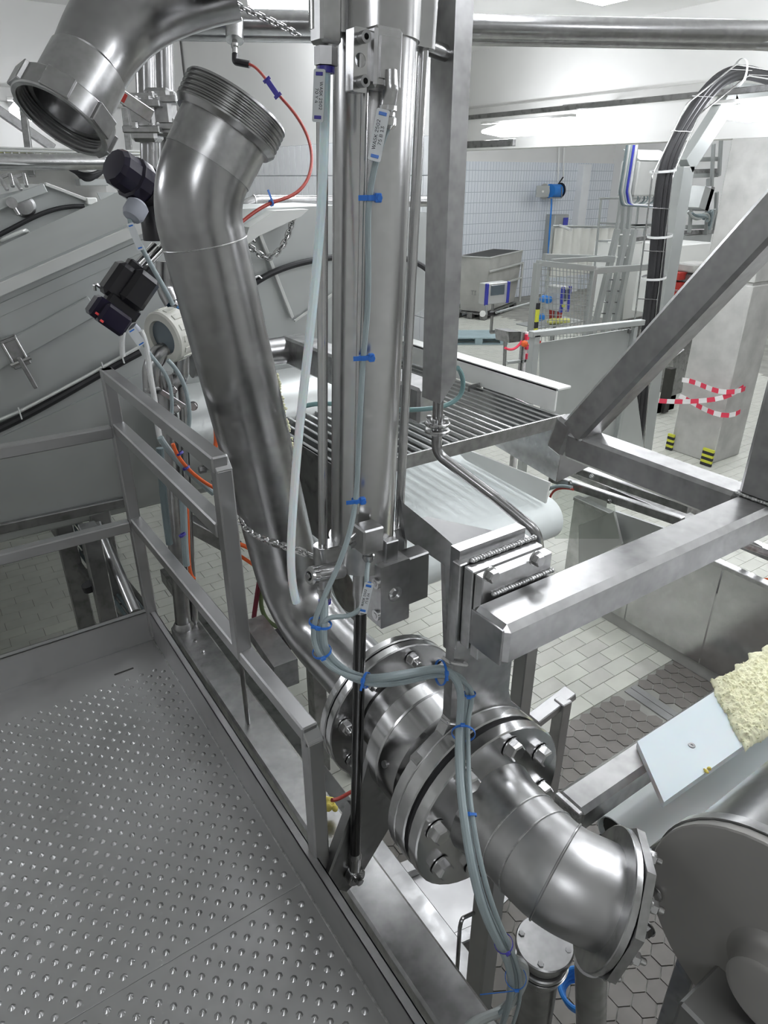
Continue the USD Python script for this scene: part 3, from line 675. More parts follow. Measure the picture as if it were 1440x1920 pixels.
# ================================================================ CABLES, TIES, TAGS
def cable(name, label, pix, r, mat, cat_="cable", n=70, ends=()):
    """A cable through points (x, y, depth-keyword)."""
    P = [np.asarray(p, float) if not isinstance(p, tuple) or len(p) == 3 and not isinstance(p[2], dict) else at(p[0], p[1], **p[2]) for p in pix]
    p = spline(P, n); t = Thing(name, label, cat_); t.add("sheath", tube(p, r, 10), mat); return t, p
TIES = []
def tie(c, ax, r, label, head=None, tail=.02, mat="tie_blue", w=.0045):
    """A cable tie round c (loop radius r, axis ax), head towards the viewer."""
    ax = unit(ax); hd = unit(EYE-c) if head is None else unit(head); hd = unit(hd-ax*(hd@ax)); sd = np.cross(ax, hd)
    t = Thing("cable_tie", label, "cable tie", None)
    t.add("strap", lathe([(r, -w/2), (r+.0014, -w/2), (r+.0014, w/2), (r, w/2)], c, ax, 24, closed=True), mat)
    t.add("lock_head", box(c+hd*(r+.002)+sd*.002, (.007, .009, .006), np.array([ax, sd, hd]), .001), mat)
    if tail: t.add("tail", bar(c+hd*(r+.002)+sd*.004, c+hd*(r+.003)+sd*(.004+tail), w, .0014, up=hd, bev=.0005), mat)
    return t
GY = .735            # the sensor cables' plane in front of the joint
def g(px_, py_, y): return at(px_, py_, Y=y)
front = YC-.078
# upper sensor cable: gland, along the barrel, round the foot, out to the bundle
c1, P1 = cable("sensor_cable", "grey-green cable running down the cylinder's front from the upper sensor", [top_gland, g(706, 300, front-.005), g(694, 360, front), g(690, 420, front), g(690, 560, front), g(684, 640, front), g(678, 720, front), g(672, 850, front), g(667, 935, front), g(655, 1000, front-.025), g(630, 1070, front-.04), g(603, 1130, front-.05), g(588, 1180, front-.05), g(597, 1225, front-.06), g(640, 1262, front-.08), g(720, 1276, .80), g(800, 1262, .795), g(850, 1262, .785), g(876, 1290, .775), g(872, 1340, .76), g(868, 1400, .71), g(872, 1500, .62), g(890, 1620, .55), g(920, 1720, .52), g(955, 1790, .53), g(968, 1850, .56), g(930, 1905, .60)], .0048, "cable_grey", n=150)
c2, P2 = cable("sensor_cable", "grey cable joining the bundle from the lower sensor under its tag", [low_gland, g(686, 1110, front-.05), g(676, 1140, front-.055), g(650, 1155, front-.05), g(615, 1160, front-.05), g(597, 1185, front-.045), g(604, 1225, front-.055), g(650, 1268, front-.075), g(720, 1284, .79), g(800, 1270, .788), g(842, 1268, .778), g(884, 1296, .765), g(880, 1340, .752), g(878, 1400, .70), g(882, 1500, .61), g(902, 1620, .54), g(932, 1720, .51), g(963, 1790, .52), g(976, 1850, .55), g(960, 1925, .6)], .0045, "cable_grey", n=140)
c3, P3 = cable("air_hose", "cloudy white air hose hanging left of the cylinder and joining the bundle", [g(611, 116, YC-.01), g(609, 220, YC-.015), g(603, 380, YC-.03), g(592, 520, YC-.05), g(575, 680, YC-.06), g(560, 820, YC-.06), g(549, 960, YC-.07), g(546, 1060, YC-.08), g(556, 1130, YC-.09)], .0072, "hose_clear", "hose", n=80)
c4, P4 = cable("air_hose", "pale blue-grey air hose below the cylinder's left port, leading the bundle", [g(607, 1124, front-.02), g(606, 1180, front-.05), g(614, 1225, front-.055), g(660, 1264, front-.07), g(720, 1270, .785), g(800, 1256, .78), g(838, 1258, .772), g(862, 1292, .758), g(862, 1350, .745), g(860, 1400, .70), g(866, 1500, .605), g(884, 1620, .535), g(912, 1720, .51), g(946, 1790, .52), g(958, 1850, .55), g(940, 1925, .6)], .0075, "cable_grey", "hose", n=130)
c5, P5 = cable("air_hose", "thick grey hose curving away at the bottom edge below the bundle", [g(964, 1800, .55), g(972, 1860, .58), g(940, 1895, .60), g(900, 1912, .6), g(860, 1950, .6)], .011, "hose_grey", "hose", n=40)
# upper end of the clear hose: fitting and tag
hp_ = g(611, 40, YC-.01)
ft = Thing("hose_fitting", "steel hose fitting with hexagon nut at the top of the white hose", "fitting")
d_ = unit(g(611, 116, YC-.01)-hp_)
ft.add("block", box(hp_+d_*-.01, (.075, .034, .034), np.array([d_, unit(np.cross(d_, V(0, 1, 0))), unit(np.cross(d_, np.cross(d_, V(0, 1, 0))))]), .004), "steel_satin")
ft.add("nut", lathe([(0, 0), (.0165, 0), (.0165, .022), (0, .022)], hp_+d_*.03, d_, 6), "steel_dark")
ft.add("collet", lathe([(.008, 0), (.0125, 0), (.0125, .008), (.008, .008)], hp_+d_*.053, d_, 24, closed=True), "tie_indigo")
def tag(name, label, c, along, face, lines, w, h, strap="tie_blue"):
    """A grey marker plate reading along 'along', facing 'face'; two tie loops through its slots."""
    u = unit(along); n = unit(np.asarray(face)-u*(np.asarray(face)@u)); v = np.cross(n, u)
    t = Thing(name, label, "marker plate")
    t.add("plate", plate2(rrect(w, h, h*.14), [], c, u, v, n*.0016), "tag_grey", smooth=False)
    M = np.stack([u, v, n], 0)
    for k, tx in enumerate(lines):
        hh = h*.26; m = meshkit.text_mesh(tx, hh, .0004); bw = m.bounds[1][0]-m.bounds[0][0]; mid = (m.bounds[0][0]+m.bounds[1][0])/2
        vv = np.array(m.vertices)-[mid, 0, 0]; sc = min(1.0, w*.70/bw); vv[:, 0] *= sc
        vv[:, 1] += h*(.08 if k == 0 else -.30); vv[:, 2] += .0016
        t.add("lettering", T(c+vv@M, m.faces), "ink_black", smooth=False, label=f"black lettering {tx}")
    for s in (-1, 1): t.add("tie_strap", cat(bar(c+u*s*w*.41-v*h*.30+n*.0022, c+u*s*w*.41+v*h*.30+n*.0022, .0042, .0014, up=n, bev=.0005), bar(c+u*s*w*.41-n*.012-v*h*.2, c+u*s*w*.41-n*.012+v*h*.2, .0042, .0014, up=n, bev=.0005)), strap)
    return t
q = g(710, 254, front-.02); tag("marker_tag", "grey cable tag under the upper sensor, reading upwards", q, g(717, 216, front-.02)-g(702, 295, front-.02), EYE-q, ("WASK 2502", "75 B 13"), .066, .0185)
q = g(686, 1121, front-.06); tag("marker_tag", "grey cable tag on the lower sensor's cable before the piston rod", q, g(692, 1096, front-.06)-g(680, 1148, front-.06), EYE-q, ("WASK 2502", "75 B 14"), .060, .0165)
q = g(598, 180, YC-.035); tag("marker_tag", "grey tag on the white hose, lettering read downwards", q, g(597, 219, YC-.035)-g(600, 140, YC-.035), EYE-q+V(-.5, 0, 0), ("WASK 2502", "70 Y 4"), .064, .0165, "tie_indigo")
# ties along the barrel and the bundle
for (x, y, pth, r, lab, tl) in ((686, 372, P1, .0062, "blue cable tie on the cylinder's cable, uppermost of the three on the barrel", 0), (679, 671, P1, .0062, "blue cable tie on the cylinder's cable, midway down the barrel", 0), (667, 936, P1, .0062, "blue cable tie on the cylinder's cable, just above the lower sensor block", 0),
        (600, 1168, P1, .012, "blue cable tie on the bundle where the tagged cable joins", .01), (601, 1218, P4, .013, "blue cable tie in the bundle's bend left of the piston rod", 0), (690, 1280, P2, .017, "blue cable tie on the bundle in front of the piston rod", .016), (826, 1263, P2, .017, "blue cable tie where the bundle meets the mounting plate", .012),
        (870, 1303, P1, .017, "blue cable tie on the mounting plate, upper of two", .0), (872, 1376, P1, .017, "blue cable tie on the mounting plate, lower of two, above the near disc", .0), (882, 1532, P1, .015, "blue cable tie on the bundle over the dull elbow", .0), (950, 1764, P1, .013, "dark blue cable tie on the bundle under the pump elbow", 0), (966, 1830, P1, .014, "long-tailed blue cable tie near the bottom edge", .075)):
    pp = proj(pth); k = int(np.argmin((pp[:, 0]-x)**2+(pp[:, 1]-y)**2)); k = min(max(k, 1), len(pth)-2)
    if "barrel" in lab or "sensor block" in lab:
        t = Thing("cable_tie", lab, "cable tie"); c = pth[k]; n_ = unit(V(-.3, -1, 0)); sd = unit(np.cross(V(0, 0, 1), n_))
        t.add("strap", cat(bar(c-sd*.018+n_*.004, c+sd*.008+n_*.006, .0075, .0016, up=n_), lathe([(.0055, -.0038), (.0072, -.0038), (.0072, .0038), (.0055, .0038)], c, V(0, 0, 1), 20, closed=True)), "tie_blue")
        t.add("lock_head", cat(box(c+sd*.012+n_*.004, (.010, .013, .010), np.array([sd, V(0, 0, 1), n_]), .0015), cyl(c+sd*.013+n_*.004, c+sd*.013+n_*.011, .004, 10)), "tie_blue")
    else:
        near_ = [(p_[np.argmin(((p_-pth[k])**2).sum(1))], r_) for p_, r_ in ((P1, .0048), (P2, .0045), (P4, .0075))]; near_ = [(a, b) for a, b in near_ if np.linalg.norm(a-pth[k]) < .035]
        cc = np.mean([a for a, b in near_], 0); rr_ = max(np.linalg.norm(a-cc)+b for a, b in near_)
        tie(cc, pth[k+1]-pth[k-1], rr_+.0005, lab, tail=tl, mat="tie_indigo" if "dark blue" in lab else "tie_blue")
# port elbow on the cylinder's left foot
pe = Thing("port_elbow", "steel port fitting sticking out left of the cylinder's foot", "fitting")
a_, b_ = g(640, 1068, YC-.02), g(590, 1078, YC-.03)
pe.add("body", cyl(a_, b_, .0165, 22), "steel_satin"); d_ = unit(b_-a_)
pe.add("ring", lathe([(.009, 0), (.0175, 0), (.0175, .01), (.014, .014), (.009, .014)], b_, d_, 24, closed=True), "steel_polished")
pe.add("plug", cat(cyl(b_, b_+d_*.006, .0095, 16), hexhead(b_+d_*.006, d_, .007, .012)), "steel_dark")
pe.add("outlet", lathe([(0, 0), (.011, 0), (.011, .022), (.0135, .024), (.0135, .034), (.0115, .036), (.0115, .046), (0, .046)], g(607, 1082, YC-.025), V(0, 0, -1), 20), "steel_satin")
pe.add("collet", lathe([(.006, 0), (.0125, 0), (.0125, .006), (.006, .006)], g(607, 1082, YC-.025)+V(0, 0, -.052), V(0, 0, -1), 20, closed=True), "tie_indigo")

# chains
xb_ = XR
chain("chain", "sagging steel chain between the guard rail's post and the cylinder foot", [V(XR+.02, y2+.05, zt-.045), at(412, 925, X=.53), at(450, 978, X=.56), at(520, 1020, Y=1.15), at(588, 1044, Y=1.05)], 24, .0026, .0145)
chain("chain", "short chain at the top edge above the overhead pipes", [at(425, 0, Y=2.3), at(470, 22, Y=2.4), at(520, 45, Y=2.5), at(560, 66, Y=2.6)], 14, .003, .018, "steel_dark")

# ================================================================ LOOSE UNION, UPPER LEFT
un = Thing("pipe_union", "curved pipe at the upper left ending in a slotted union nut", "pipe")
uc = at(120, 212, d=1.55); ua = unit(at(168, 122, d=1.570)-uc)          # mouth centre, axis up the pipe
u1 = uc+ua*.12; path = spline([u1, at(184, 92, d=1.583), at(212, 50, d=1.592), at(262, 8, d=1.60), at(330, -26, d=1.60), at(430, -55, d=1.60)], 26)
un.add("pipe", tube(path, np.interp(np.arange(len(path)), [0, len(path)*.3, len(path)-1], [.083, .093, .099]), 40, cap=False), "steel_pipe")
un.add("liner", lathe([(.074, .0), (.087, .0), (.087, .115), (.083, .115)], uc+ua*.012, ua, 48, closed=True), "steel_satin")
un.add("weld_seam", tube([u1+ua*.006+.0845*(frame_of(ua)[1]*math.cos(a)+frame_of(ua)[2]*math.sin(a)) for a in np.linspace(0, 2*np.pi, 44)], .0016, 6), "steel_weld")
un.add("union_nut", lathe([(.097, -.022), (.106, -.022), (.109, -.019), (.109, .026), (.106, .029), (.089, .029), (.089, .02), (.097, .016)], uc, ua, 60, closed=True), "steel_satin")
R_ = frame_of(ua)
for k in range(6):
    a = 2*math.pi*k/6+.3; rd = R_[1]*math.cos(a)+R_[2]*math.sin(a)
    un.add("grip_lug", box(uc+ua*.004+rd*.108, (.047, .062, .012), np.array([ua, np.cross(ua, rd), rd]), .004), "steel_satin")
for k in range(4): un.add("thread", lathe([(.0975, 0), (.093, .003), (.0975, .006)], uc+ua*(-.016+.008*k), ua, 48), "steel_dark")

# pipes overhead
op = Thing("overhead_pipes", "pair of horizontal stainless pipes crossing the top of the picture", "pipes")
pa0, pa1 = at(330, 40, Z=3.75), at(1445, 62, Z=3.75)
dv = unit(pa1-pa0)
r1 = 21*proj(at(900, 48, Z=3.75))[2]/FPX
op.add("pipe", tube([pa0-dv*.25, pa1+dv*1.5], r1, 24), "steel_pipe")
pb0, pb1 = at(340, 62, Z=3.71)+V(.0, .0, 0), at(1440, 88, Z=3.71)
db = unit(pb1-pb0)
op.add("pipe", tube(bend([pb0-db*.25, at(1416, 80, Z=3.71), at(1416, 80, Z=3.71)+unit(db+V(.25, -.55, -.1))*2.2], .15), r1*.62, 20), "steel_pipe")
# sensor under the pipes with its orange cable
sn = Thing("pressure_sensor", "small steel sensor under the overhead pipes with black angled plug", "sensor")
d0 = proj(at(440, 62, Z=3.71))[2]-.12
s0, s1, s2, s3 = at(440, 38, d=d0), at(440, 76, d=d0), at(441, 105, d=d0), at(441, 116, d=d0)
sn.add("body", cyl(s0, s1, 16.5*d0/FPX, 24), "steel_satin"); sn.add("stem", lathe([(0, 0), (.012, 0), (.012, .012), (.017, .018), (.017, .03), (.012, .036), (.012, .075), (0, .075)], s1, unit(s2-s1), 20), "steel_polished")
sn.add("plug", tube(bend([s2-(s3-s2)*.3, s3, at(468, 121, d=d0)], .01), .015, 12), "black_plastic")
oc, PO = cable("sensor_cable", "orange-red cable looping down from the overhead sensor", [at(466, 120, d=d0), at(490, 138, d=d0-.1), at(520, 175, d=d0-.2), at(556, 218, d=d0-.3), at(582, 275, d=d0-.4), at(577, 335, d=d0-.5), at(548, 366, d=d0-.55), at(505, 382, d=d0-.6), at(455, 415, d=d0-.65), at(420, 450, d=d0-.7)], .0062, "cable_red", n=80)
t = Thing("marker_tag", "dark blue tag tied along the orange-red cable", "marker plate")
a_, b_ = at(499, 148, d=d0-.22), at(522, 181, d=d0-.24)
t.add("plate", bar(a_, b_, .022, .008, up=EYE-a_), "tie_indigo")
for f in (.05, .95): t.add("tie_strap", box(a_+(b_-a_)*f, (.006, .034, .016), frame_of(b_-a_, EYE-a_), .002), "tie_indigo")
pp = proj(PO); k = int(np.argmin((pp[:, 0]-505)**2+(pp[:, 1]-380)**2)); tie(PO[k], PO[k+1]-PO[k-1], .010, "blue cable tie holding the orange-red cable on the grey pipe", tail=.04, w=.008)

# ================================================================ HANGING POST AND DRAIN TUBE BEHIND THE CYLINDER
hpst = Thing("hanging_post", "hanging square steel post with slanted foot behind the cylinder", "post")
Ph = at(849, 748, Y=1.42); d_h = proj(Ph)[2]
w_h = .052
cx, cyy = at(828, 700, Y=1.42)[:2]
hpst.add("post", poly([V(cx, cyy, 4.2), V(cx, cyy, at(828, 748, X=cx, )[2]*0+at(826, 745, Y=cyy)[2]-.02), V(cx+w_h, cyy, at(858, 712, Y=cyy)[2]), V(cx+w_h, cyy, 4.2)], V(0, .085, 0)), "steel_frame", smooth=False)
zf = at(826, 745, Y=cyy)[2]
hpst.add("tie_tube", cyl(at(800, 88, Y=cyy+.03), at(836, 100, Y=cyy+.03), .017, 16), "steel_pipe")
ct_ = at(821, 752, Y=cyy+.04)
dt = Thing("drain_tube", "thin steel tube with clamped ferrule, slanting down over the white belt", "pipe")
f0 = at(820, 800, Y=cyy+.04); f1 = at(818, 850, Y=cyy+.04); f2 = at(925, 930, Y=cyy-.12); f3 = at(1005, 996, Y=cyy-.25); f4 = at(1013, 1040, Y=cyy-.25)
rt_ = .0155
dt.add("upper_tube", cyl(V(f0[0], f0[1], zf+.05), f0, rt_, 18), "steel_pipe")
dt.add("tube", tube(bend([f0, V(f0[0], f0[1], f1[2]+.0), f2, f3, f4], .05), rt_, 18), "steel_pipe")
for k, z in enumerate((.004, -.018)): dt.add("ferrule", disc(f0+V(0, 0, z), V(0, 0, 1), .037, .012, .003), "steel_polished")
for k in range(4):
    a = k*math.pi/2+.4; dt.add("bolt", bolt(f0+V(math.cos(a)*.028, math.sin(a)*.028, .016), V(0, 0, 1), .0075, .010), "steel_polished")
hz, PH = cable("air_hose", "pale green hose looping behind the hanging post over the grille", [at(858, 690, Y=cyy+.12), at(868, 715, Y=cyy+.14), at(862, 742, Y=cyy+.15), at(835, 760, Y=cyy+.16), at(780, 768, Y=cyy+.2), at(700, 766, Y=cyy+.3), at(620, 757, Y=cyy+.42), at(560, 766, Y=cyy+.5)], .0075, "cable_teal", "hose", n=60)
# ================================================================ GRILLE CONVEYOR WITH WHITE BELT
GYF = 2.2
gz = at(1000, 795, Y=GYF)[2]; gx1 = at(1058, 788, Y=GYF)[0]; gx0 = 1.30; gyb = 3.75
cv = Thing("grille_conveyor", "steel bar grille with folded front edge above the white belt", "conveyor")
xs_ = np.linspace(gx0+.02, gx1-.03, 24)
for x in xs_: cv.add("bar", box2(V(x-.009, GYF+.005, gz-.03), V(x+.009, gyb, gz+.006), .004), "steel_polished")
cv.add("front_edge", box2(V(gx0, GYF-.006, gz-.055), V(gx1, GYF+.004, gz+.010), .003), "steel_satin")
cv.add("rear_edge", box2(V(gx0, gyb, gz-.06), V(gx1, gyb+.01, gz+.006), .003), "steel_satin")
cv.add("side_plate", box2(V(gx0-.006, GYF, gz-.42), V(gx0, gyb, gz+.005), .002), "steel_dark")
sp_ = [(1060, 790), (1062, 800), (1042, 903), (1020, 890), (905, 826)]
cv.add("side_plate", poly([at(1062, 790, X=gx1), at(1042, 903, X=gx1), at(906, 822, X=gx1), at(906, 720, X=gx1)], V(.006, 0, 0)), "steel_satin", smooth=False)
cv.add("outer_panel", poly([V(gx1+.01, GYF+.02, gz), at(1042, 905, X=gx1)+V(.01, .0, 0), at(1112, 870, Y=GYF+.02), at(1118, 770, Y=GYF+.02)], V(0, .005, 0)), "steel_sheet", smooth=False)
cv.add("lug", box2(at(890, 736, X=gx1-.05)+V(-.05, 0, -.005), at(890, 736, X=gx1-.05)+V(.05, .006, .05), .001), "steel_satin")
wg = Thing("splash_guard", "white plastic splash guard with flanged top on the far side of the grille", "guard")
gt = at(1047, 729, X=gx1)
wg.add("panel", box2(V(gx1-.012, gt[1], gz+.008), V(gx1, 4.4, gt[2]), .003), "white_plastic")
wg.add("top_flange", box2(V(gx1-.012, gt[1], gt[2]-.012), V(gx1+.095, 4.4, gt[2]), .003), "white_plastic")
bl = Thing("white_belt", "broad white conveyor belt curving over its roller under the grille", "conveyor belt")
bz = at(1000, 915, X=gx1-.10)[2]; bx1 = at(1085, 1005, Y=1.98)[0]
by = at(1030, 932, X=bx1)[1]; bz = at(1030, 932, X=bx1)[2]; RB = .115
prof = [V(0, 4.2, bz+.10), V(0, by, bz)]
for a in np.linspace(0, math.pi*.95, 14): prof.append(V(0, by-RB*math.sin(a), bz-RB+RB*math.cos(a)))
prof.append(V(0, 4.2, bz-2*RB+.1))
pv = np.array(prof); n_ = len(pv); inn = pv.copy(); cen = V(0, by, bz-RB)
for i in range(n_): inn[i] = pv[i]+(V(0, 0, -.006) if i < 2 else (cen-pv[i])/np.linalg.norm(cen-pv[i])*.006 if i < n_-1 else V(0, 0, .006))
vv, ff = [], []
for x in (gx0-.02, bx1): vv += [p+V(x, 0, 0) for p in pv]+[p+V(x, 0, 0) for p in inn]
N2 = 2*n_
for i in range(n_-1):
    ff += [[i, i+1, N2+i+1], [i, N2+i+1, N2+i]]; a = n_+i; ff += [[a, N2+a, N2+a+1], [a, N2+a+1, a+1]]
    for o in (0, N2):
        q_ = [[o+i, o+n_+i, o+n_+i+1], [o+i, o+n_+i+1, o+i+1]]; ff += q_ if o == 0 else [f[::-1] for f in q_]
m_ = T(vv, ff); m_.fix_normals()
bl.add("belt", m_, "belt_white", smooth=50)
bl.add("roller", cyl(V(gx0-.02, by, bz-RB), V(bx1-.005, by, bz-RB), RB-.007, 36), "steel_satin")
bl.add("roller_bearing", box2(V(bx1+.005, by-.05, bz-RB-.05), V(bx1+.05, by+.02, bz-RB+.05), .004), "black_plastic")
bl.add("side_skirt", poly([at(838, 826, X=bx1-.10), at(872, 842, X=bx1-.10), at(1030, 905, X=bx1-.10), at(1022, 944, X=bx1-.10), at(872, 862, X=bx1-.10)], V(.012, 0, 0)), "white_plastic", smooth=False)
for k in range(2): bl.add("frame_leg", box2(V(gx0-.02+k*1.1, by+.35+k*1.3, 0), V(gx0+.06+k*1.1, by+.43+k*1.3, bz-.2), .004), "steel_dark")
# trough plate between cylinder and belt
tp = Thing("trough_apron", "grey steel apron sloping between the cylinder foot and white belt", "apron")
tp.add("sheet", poly([at(800, 968, Y=1.55), at(930, 990, Y=1.55), at(1010, 1030, Y=1.3), at(850, 1070, Y=1.15), at(745, 960, Y=1.35)], V(0, 0, -.006)), "steel_sheet", smooth=False)
# square rail and round stub along the grille's left edge
rl = Thing("grille_rail", "dark square steel rail behind the cylinder along the grille's left edge", "beam")
ra = at(838, 722, X=1.46); rb = at(548, 640, X=1.46); zr = (ra[2]+rb[2])/2
rl.add("rail", bar(V(1.46, ra[1]+.08, zr-.06), V(1.46, at(548, 640, Z=zr, )[1] if False else rb[1], zr-.06), .12, .13, bev=.01), "steel_frame")
rl.add("support", box2(V(1.43, rb[1]-.5, .0), V(1.49, rb[1]-.44, zr-.12), .004), "steel_dark")
rl.add("stub", cyl(V(1.42, rb[1]-.02, zr-.06), V(.95, rb[1]-.02, zr-.06), .062, 24), "steel_pipe")
dm = Thing("discharge_drum", "curved steel discharge drum left of the grille, half behind the swing pipe", "drum")
dm.add("shell", lathe([(0, 0), (.26, 0), (.26, .9), (0, .9)], V(.9, 3.2, 1.93), V(1, 0, 0), 48), "machine_paint")
dm.add("rim", lathe([(.25, .88), (.268, .88), (.268, .905), (.25, .905)], V(.9, 3.2, 1.93), V(1, 0, 0), 48, closed=True), "steel_satin")

# ================================================================ SLANTED VATS ON THE LEFT
MY = 3.45
vt = Thing("cheese_vat", "large grey slanted vat with folded lid edge behind the left railing", "vat")
body = [(-90, 1042), (-90, 574), (213, 447), (290, 412), (450, 392), (640, 385), (820, 400), (820, 560), (640, 690), (480, 790), (330, 905), (250, 945)]
vt.add("body", slab(body, V(0, 1.2, 0), Y=MY), "machine_paint", smooth=False)
lA, lB = at(-90, 570, Y=MY-.05), at(295, 402, Y=MY-.05); uA, uB = at(20, 458, Y=MY+.55), at(190, 380, Y=MY+.55)
nrm = unit(np.cross(lB-lA, uB-lA)); PL = (lA, nrm)
lid = [at(x, y, plane=PL) for x, y in ((-90, 570), (100, 487), (295, 402), (330, 372), (235, 358), (190, 380), (20, 458), (-90, 512))]
vt.add("under_pan", box2(V(-2.2, MY+.1, 1.45), V(1.6, 7.9, 1.75), .01), "machine_paint")
vt.add("lid", poly(lid, nrm*(.012 if nrm[2] > 0 else -.012)), "machine_paint", smooth=False)
le = [at(x, y, Y=MY-.05) for x, y in ((-90, 572), (295, 404))]
vt.add("lid_lip", bar(le[0]+V(0, 0, -.02), le[1]+V(0, 0, -.02), .02, .05), "machine_edge")
vt.add("shadow_gap", bar(*[at(x, y, Y=MY-.004) for x, y in ((-90, 622), (300, 446))], .01, .05), "machine_paint")
vt.add("fold", bar(*[at(x, y, Y=MY-.015) for x, y in ((-90, 718), (175, 572))], .03, .09), "machine_paint")
vt.add("lower_panel", slab(((-90, 1010), (-90, 860), (260, 700), (250, 935)), V(0, -.012, 0), Y=MY), "machine_paint", smooth=False)
vt.add("lower_edge", bar(*[at(x, y, Y=MY-.03) for x, y in ((-60, 1004), (248, 938))], .03, .05), "steel_dark")
vt.add("rib", bar(*[at(x, y, Y=MY-.02) for x, y in ((487, 440), (548, 596))], .018, .02), "machine_edge")
vt.add("rib", bar(*[at(x, y, Y=MY-.02) for x, y in ((552, 602), (640, 540))], .012, .012), "machine_edge")
vt.add("gusset", slab(((440, 462), (452, 424), (500, 394), (562, 391), (548, 404), (470, 440)), V(0, -.10, 0), Y=MY), "machine_edge", smooth=False)
for k in range(2): vt.add("leg", box2(at((190, 118)[k], 985, Y=MY+.5*k+.1)*V(1, 1, 0)+V(-.05, -.05, .02), at((190, 118)[k], 985, Y=MY+.5*k+.1)*V(1, 1, 0)+V(.05, .05, 1.75), .006), "steel_dark"); vt.add("foot", cyl(at((190, 118)[k], 985, Y=MY+.5*k+.1)*V(1, 1, 0)+V(-.02, -.02, 0), at((190, 118)[k], 985, Y=MY+.5*k+.1)*V(1, 1, 0)+V(-.02, -.02, .05), .05, 18), "black_rubber")
lt = Thing("toggle_latch", "steel toggle latch on the left vat's slanted side", "latch")
q = at(28, 660, Y=MY-.03)
ld = unit(at(70, 720, Y=MY-.03)-at(30, 650, Y=MY-.03))
Rl = np.array([ld, unit(np.cross(V(0, -1, 0), ld)), V(0, -1, 0)])
lt.add("base", box(q, (.14, .075, .02), Rl, .004), "steel_satin"); lt.add("hook", cat(*[bar(q+Rl[1]*s-ld*.06+V(0, -.02, 0), q+Rl[1]*s+ld*.05+V(0, -.03, 0), .010, .010) for s in (-.03, .03)], bar(q+Rl[1]*-.032-ld*.06+V(0, -.02, 0), q+Rl[1]*.032-ld*.06+V(0, -.02, 0), .012, .012)), "steel_polished")
lt.add("lever", bar(q+ld*.02+V(0, -.03, 0), q+ld*.17+V(0, -.03, 0), .035, .018), "steel_satin"); lt.add("pivot", cyl(q+Rl[1]*-.045+ld*.04+V(0, -.03, 0), q+Rl[1]*.045+ld*.04+V(0, -.03, 0), .010, 12), "steel_polished")
bc_, PB = cable("power_cable", "thick black cable clipped along a rod across the left vat", [at(x, y, Y=MY-.045) for x, y in ((-60, 826), (40, 783), (150, 722), (262, 660))], .019, "black_rubber", n=40)
t = Thing("cable_rod", "thin bright rod above the black cable on the left vat", "rod"); t.add("rod", tube([at(x, y, Y=MY-.055) for x, y in ((-60, 812), (40, 770), (150, 712), (262, 650))], .008, 8), "machine_edge")
for x, y in ((36, 772), (192, 687), (228, 667)): t.add("clip", bar(at(x-2, y-8, Y=MY-.075), at(x+5, y+14, Y=MY-.075), .012, .006), "cable_white")
bc2, PB2 = cable("power_cable", "black cable looped across the vat's right side behind the hose", [at(x, y, Y=MY-.05) for x, y in ((476, 532), (500, 517), (540, 500), (600, 486), (690, 478), (760, 485), (800, 505))], .016, "black_rubber", n=50)
t = Thing("cable_clip", "small steel clip holding the vat's black cable beside the swing pipe", "clip"); t.add("clip", tube(bend([at(478, 530, Y=MY-.07), at(474, 522, Y=MY-.07), at(484, 517, Y=MY-.07), at(490, 522, Y=MY-.07)], .01), .007, 8), "steel_polished")
chain("chain", "thin chain looped on the vat's right side", [at(x, y, Y=MY-.07) for x, y in ((553, 400), (547, 420), (538, 445), (523, 470), (500, 483), (478, 470), (462, 455), (463, 445), (476, 452))], 20, .0045, .026)
gp = Thing("grey_pipe", "horizontal grey pipe with bend above the vat, behind the cylinder", "pipe")
gp.add("pipe", tube(bend([at(440, 425, Y=MY+.6), at(455, 388, Y=MY+.6), at(480, 378, Y=MY+.6), at(830, 377, Y=MY+.6)], .1), .036, 20), "steel_pipe")
gp.add("seam", cyl(at(475, 378, Y=MY+.6), at(477, 378, Y=MY+.6), .038, 20), "steel_weld")
# second vat further left
v2 = Thing("cheese_vat", "farther grey vat with a white-edged sloping lid at the left edge", "vat")
Y2 = 4.7
v2.add("body", slab(((-120, 470), (-120, 372), (0, 365), (86, 346), (166, 378), (176, 384), (60, 560), (-120, 620)), V(0, 1.2, 0), Y=Y2), "machine_paint", smooth=False)
v2.add("edge_trim", bar(at(84, 345, Y=Y2-.02), at(168, 377, Y=Y2-.02), .05, .02), "machine_edge")
v2.add("upper_fold", bar(at(-60, 405, Y=Y2-.03), at(84, 352, Y=Y2-.03), .06, .05), "machine_paint")
v2.add("end_block", box2(at(160, 384, Y=Y2)+V(0, -.06, 0), at(177, 370, Y=Y2)+V(0, 0, 0), .006), "white_plastic")
v2.add("handle", tube(bend([at(5, 452, Y=Y2-.01), at(3, 450, Y=Y2-.09), at(48, 431, Y=Y2-.09), at(53, 436, Y=Y2-.01)], .03), .011, 10), "machine_edge")
v2.add("knob", lathe([(0, 0), (.062, 0), (.062, .012), (.045, .02), (.045, .03), (0, .034)], at(45, 386, Y=Y2), V(0, -1, 0), 24), "steel_satin")
v2.add("latch", cat(bar(at(18, 375, Y=Y2-.04), at(36, 404, Y=Y2-.05), .03, .02), cyl(at(22, 380, Y=Y2-.03), at(22, 380, Y=Y2-.08), .03, 12)), "steel_satin")
for x in (4, 30): v2.add("clamp", cat(bar(at(x-4, 333, Y=Y2), at(x+10, 356, Y=Y2-.06), .02, .02), bar(at(x+14, 326, Y=Y2), at(x+20, 350, Y=Y2-.06), .02, .02), bar(at(x-4, 333, Y=Y2), at(x+14, 326, Y=Y2), .02, .02)), "steel_satin")
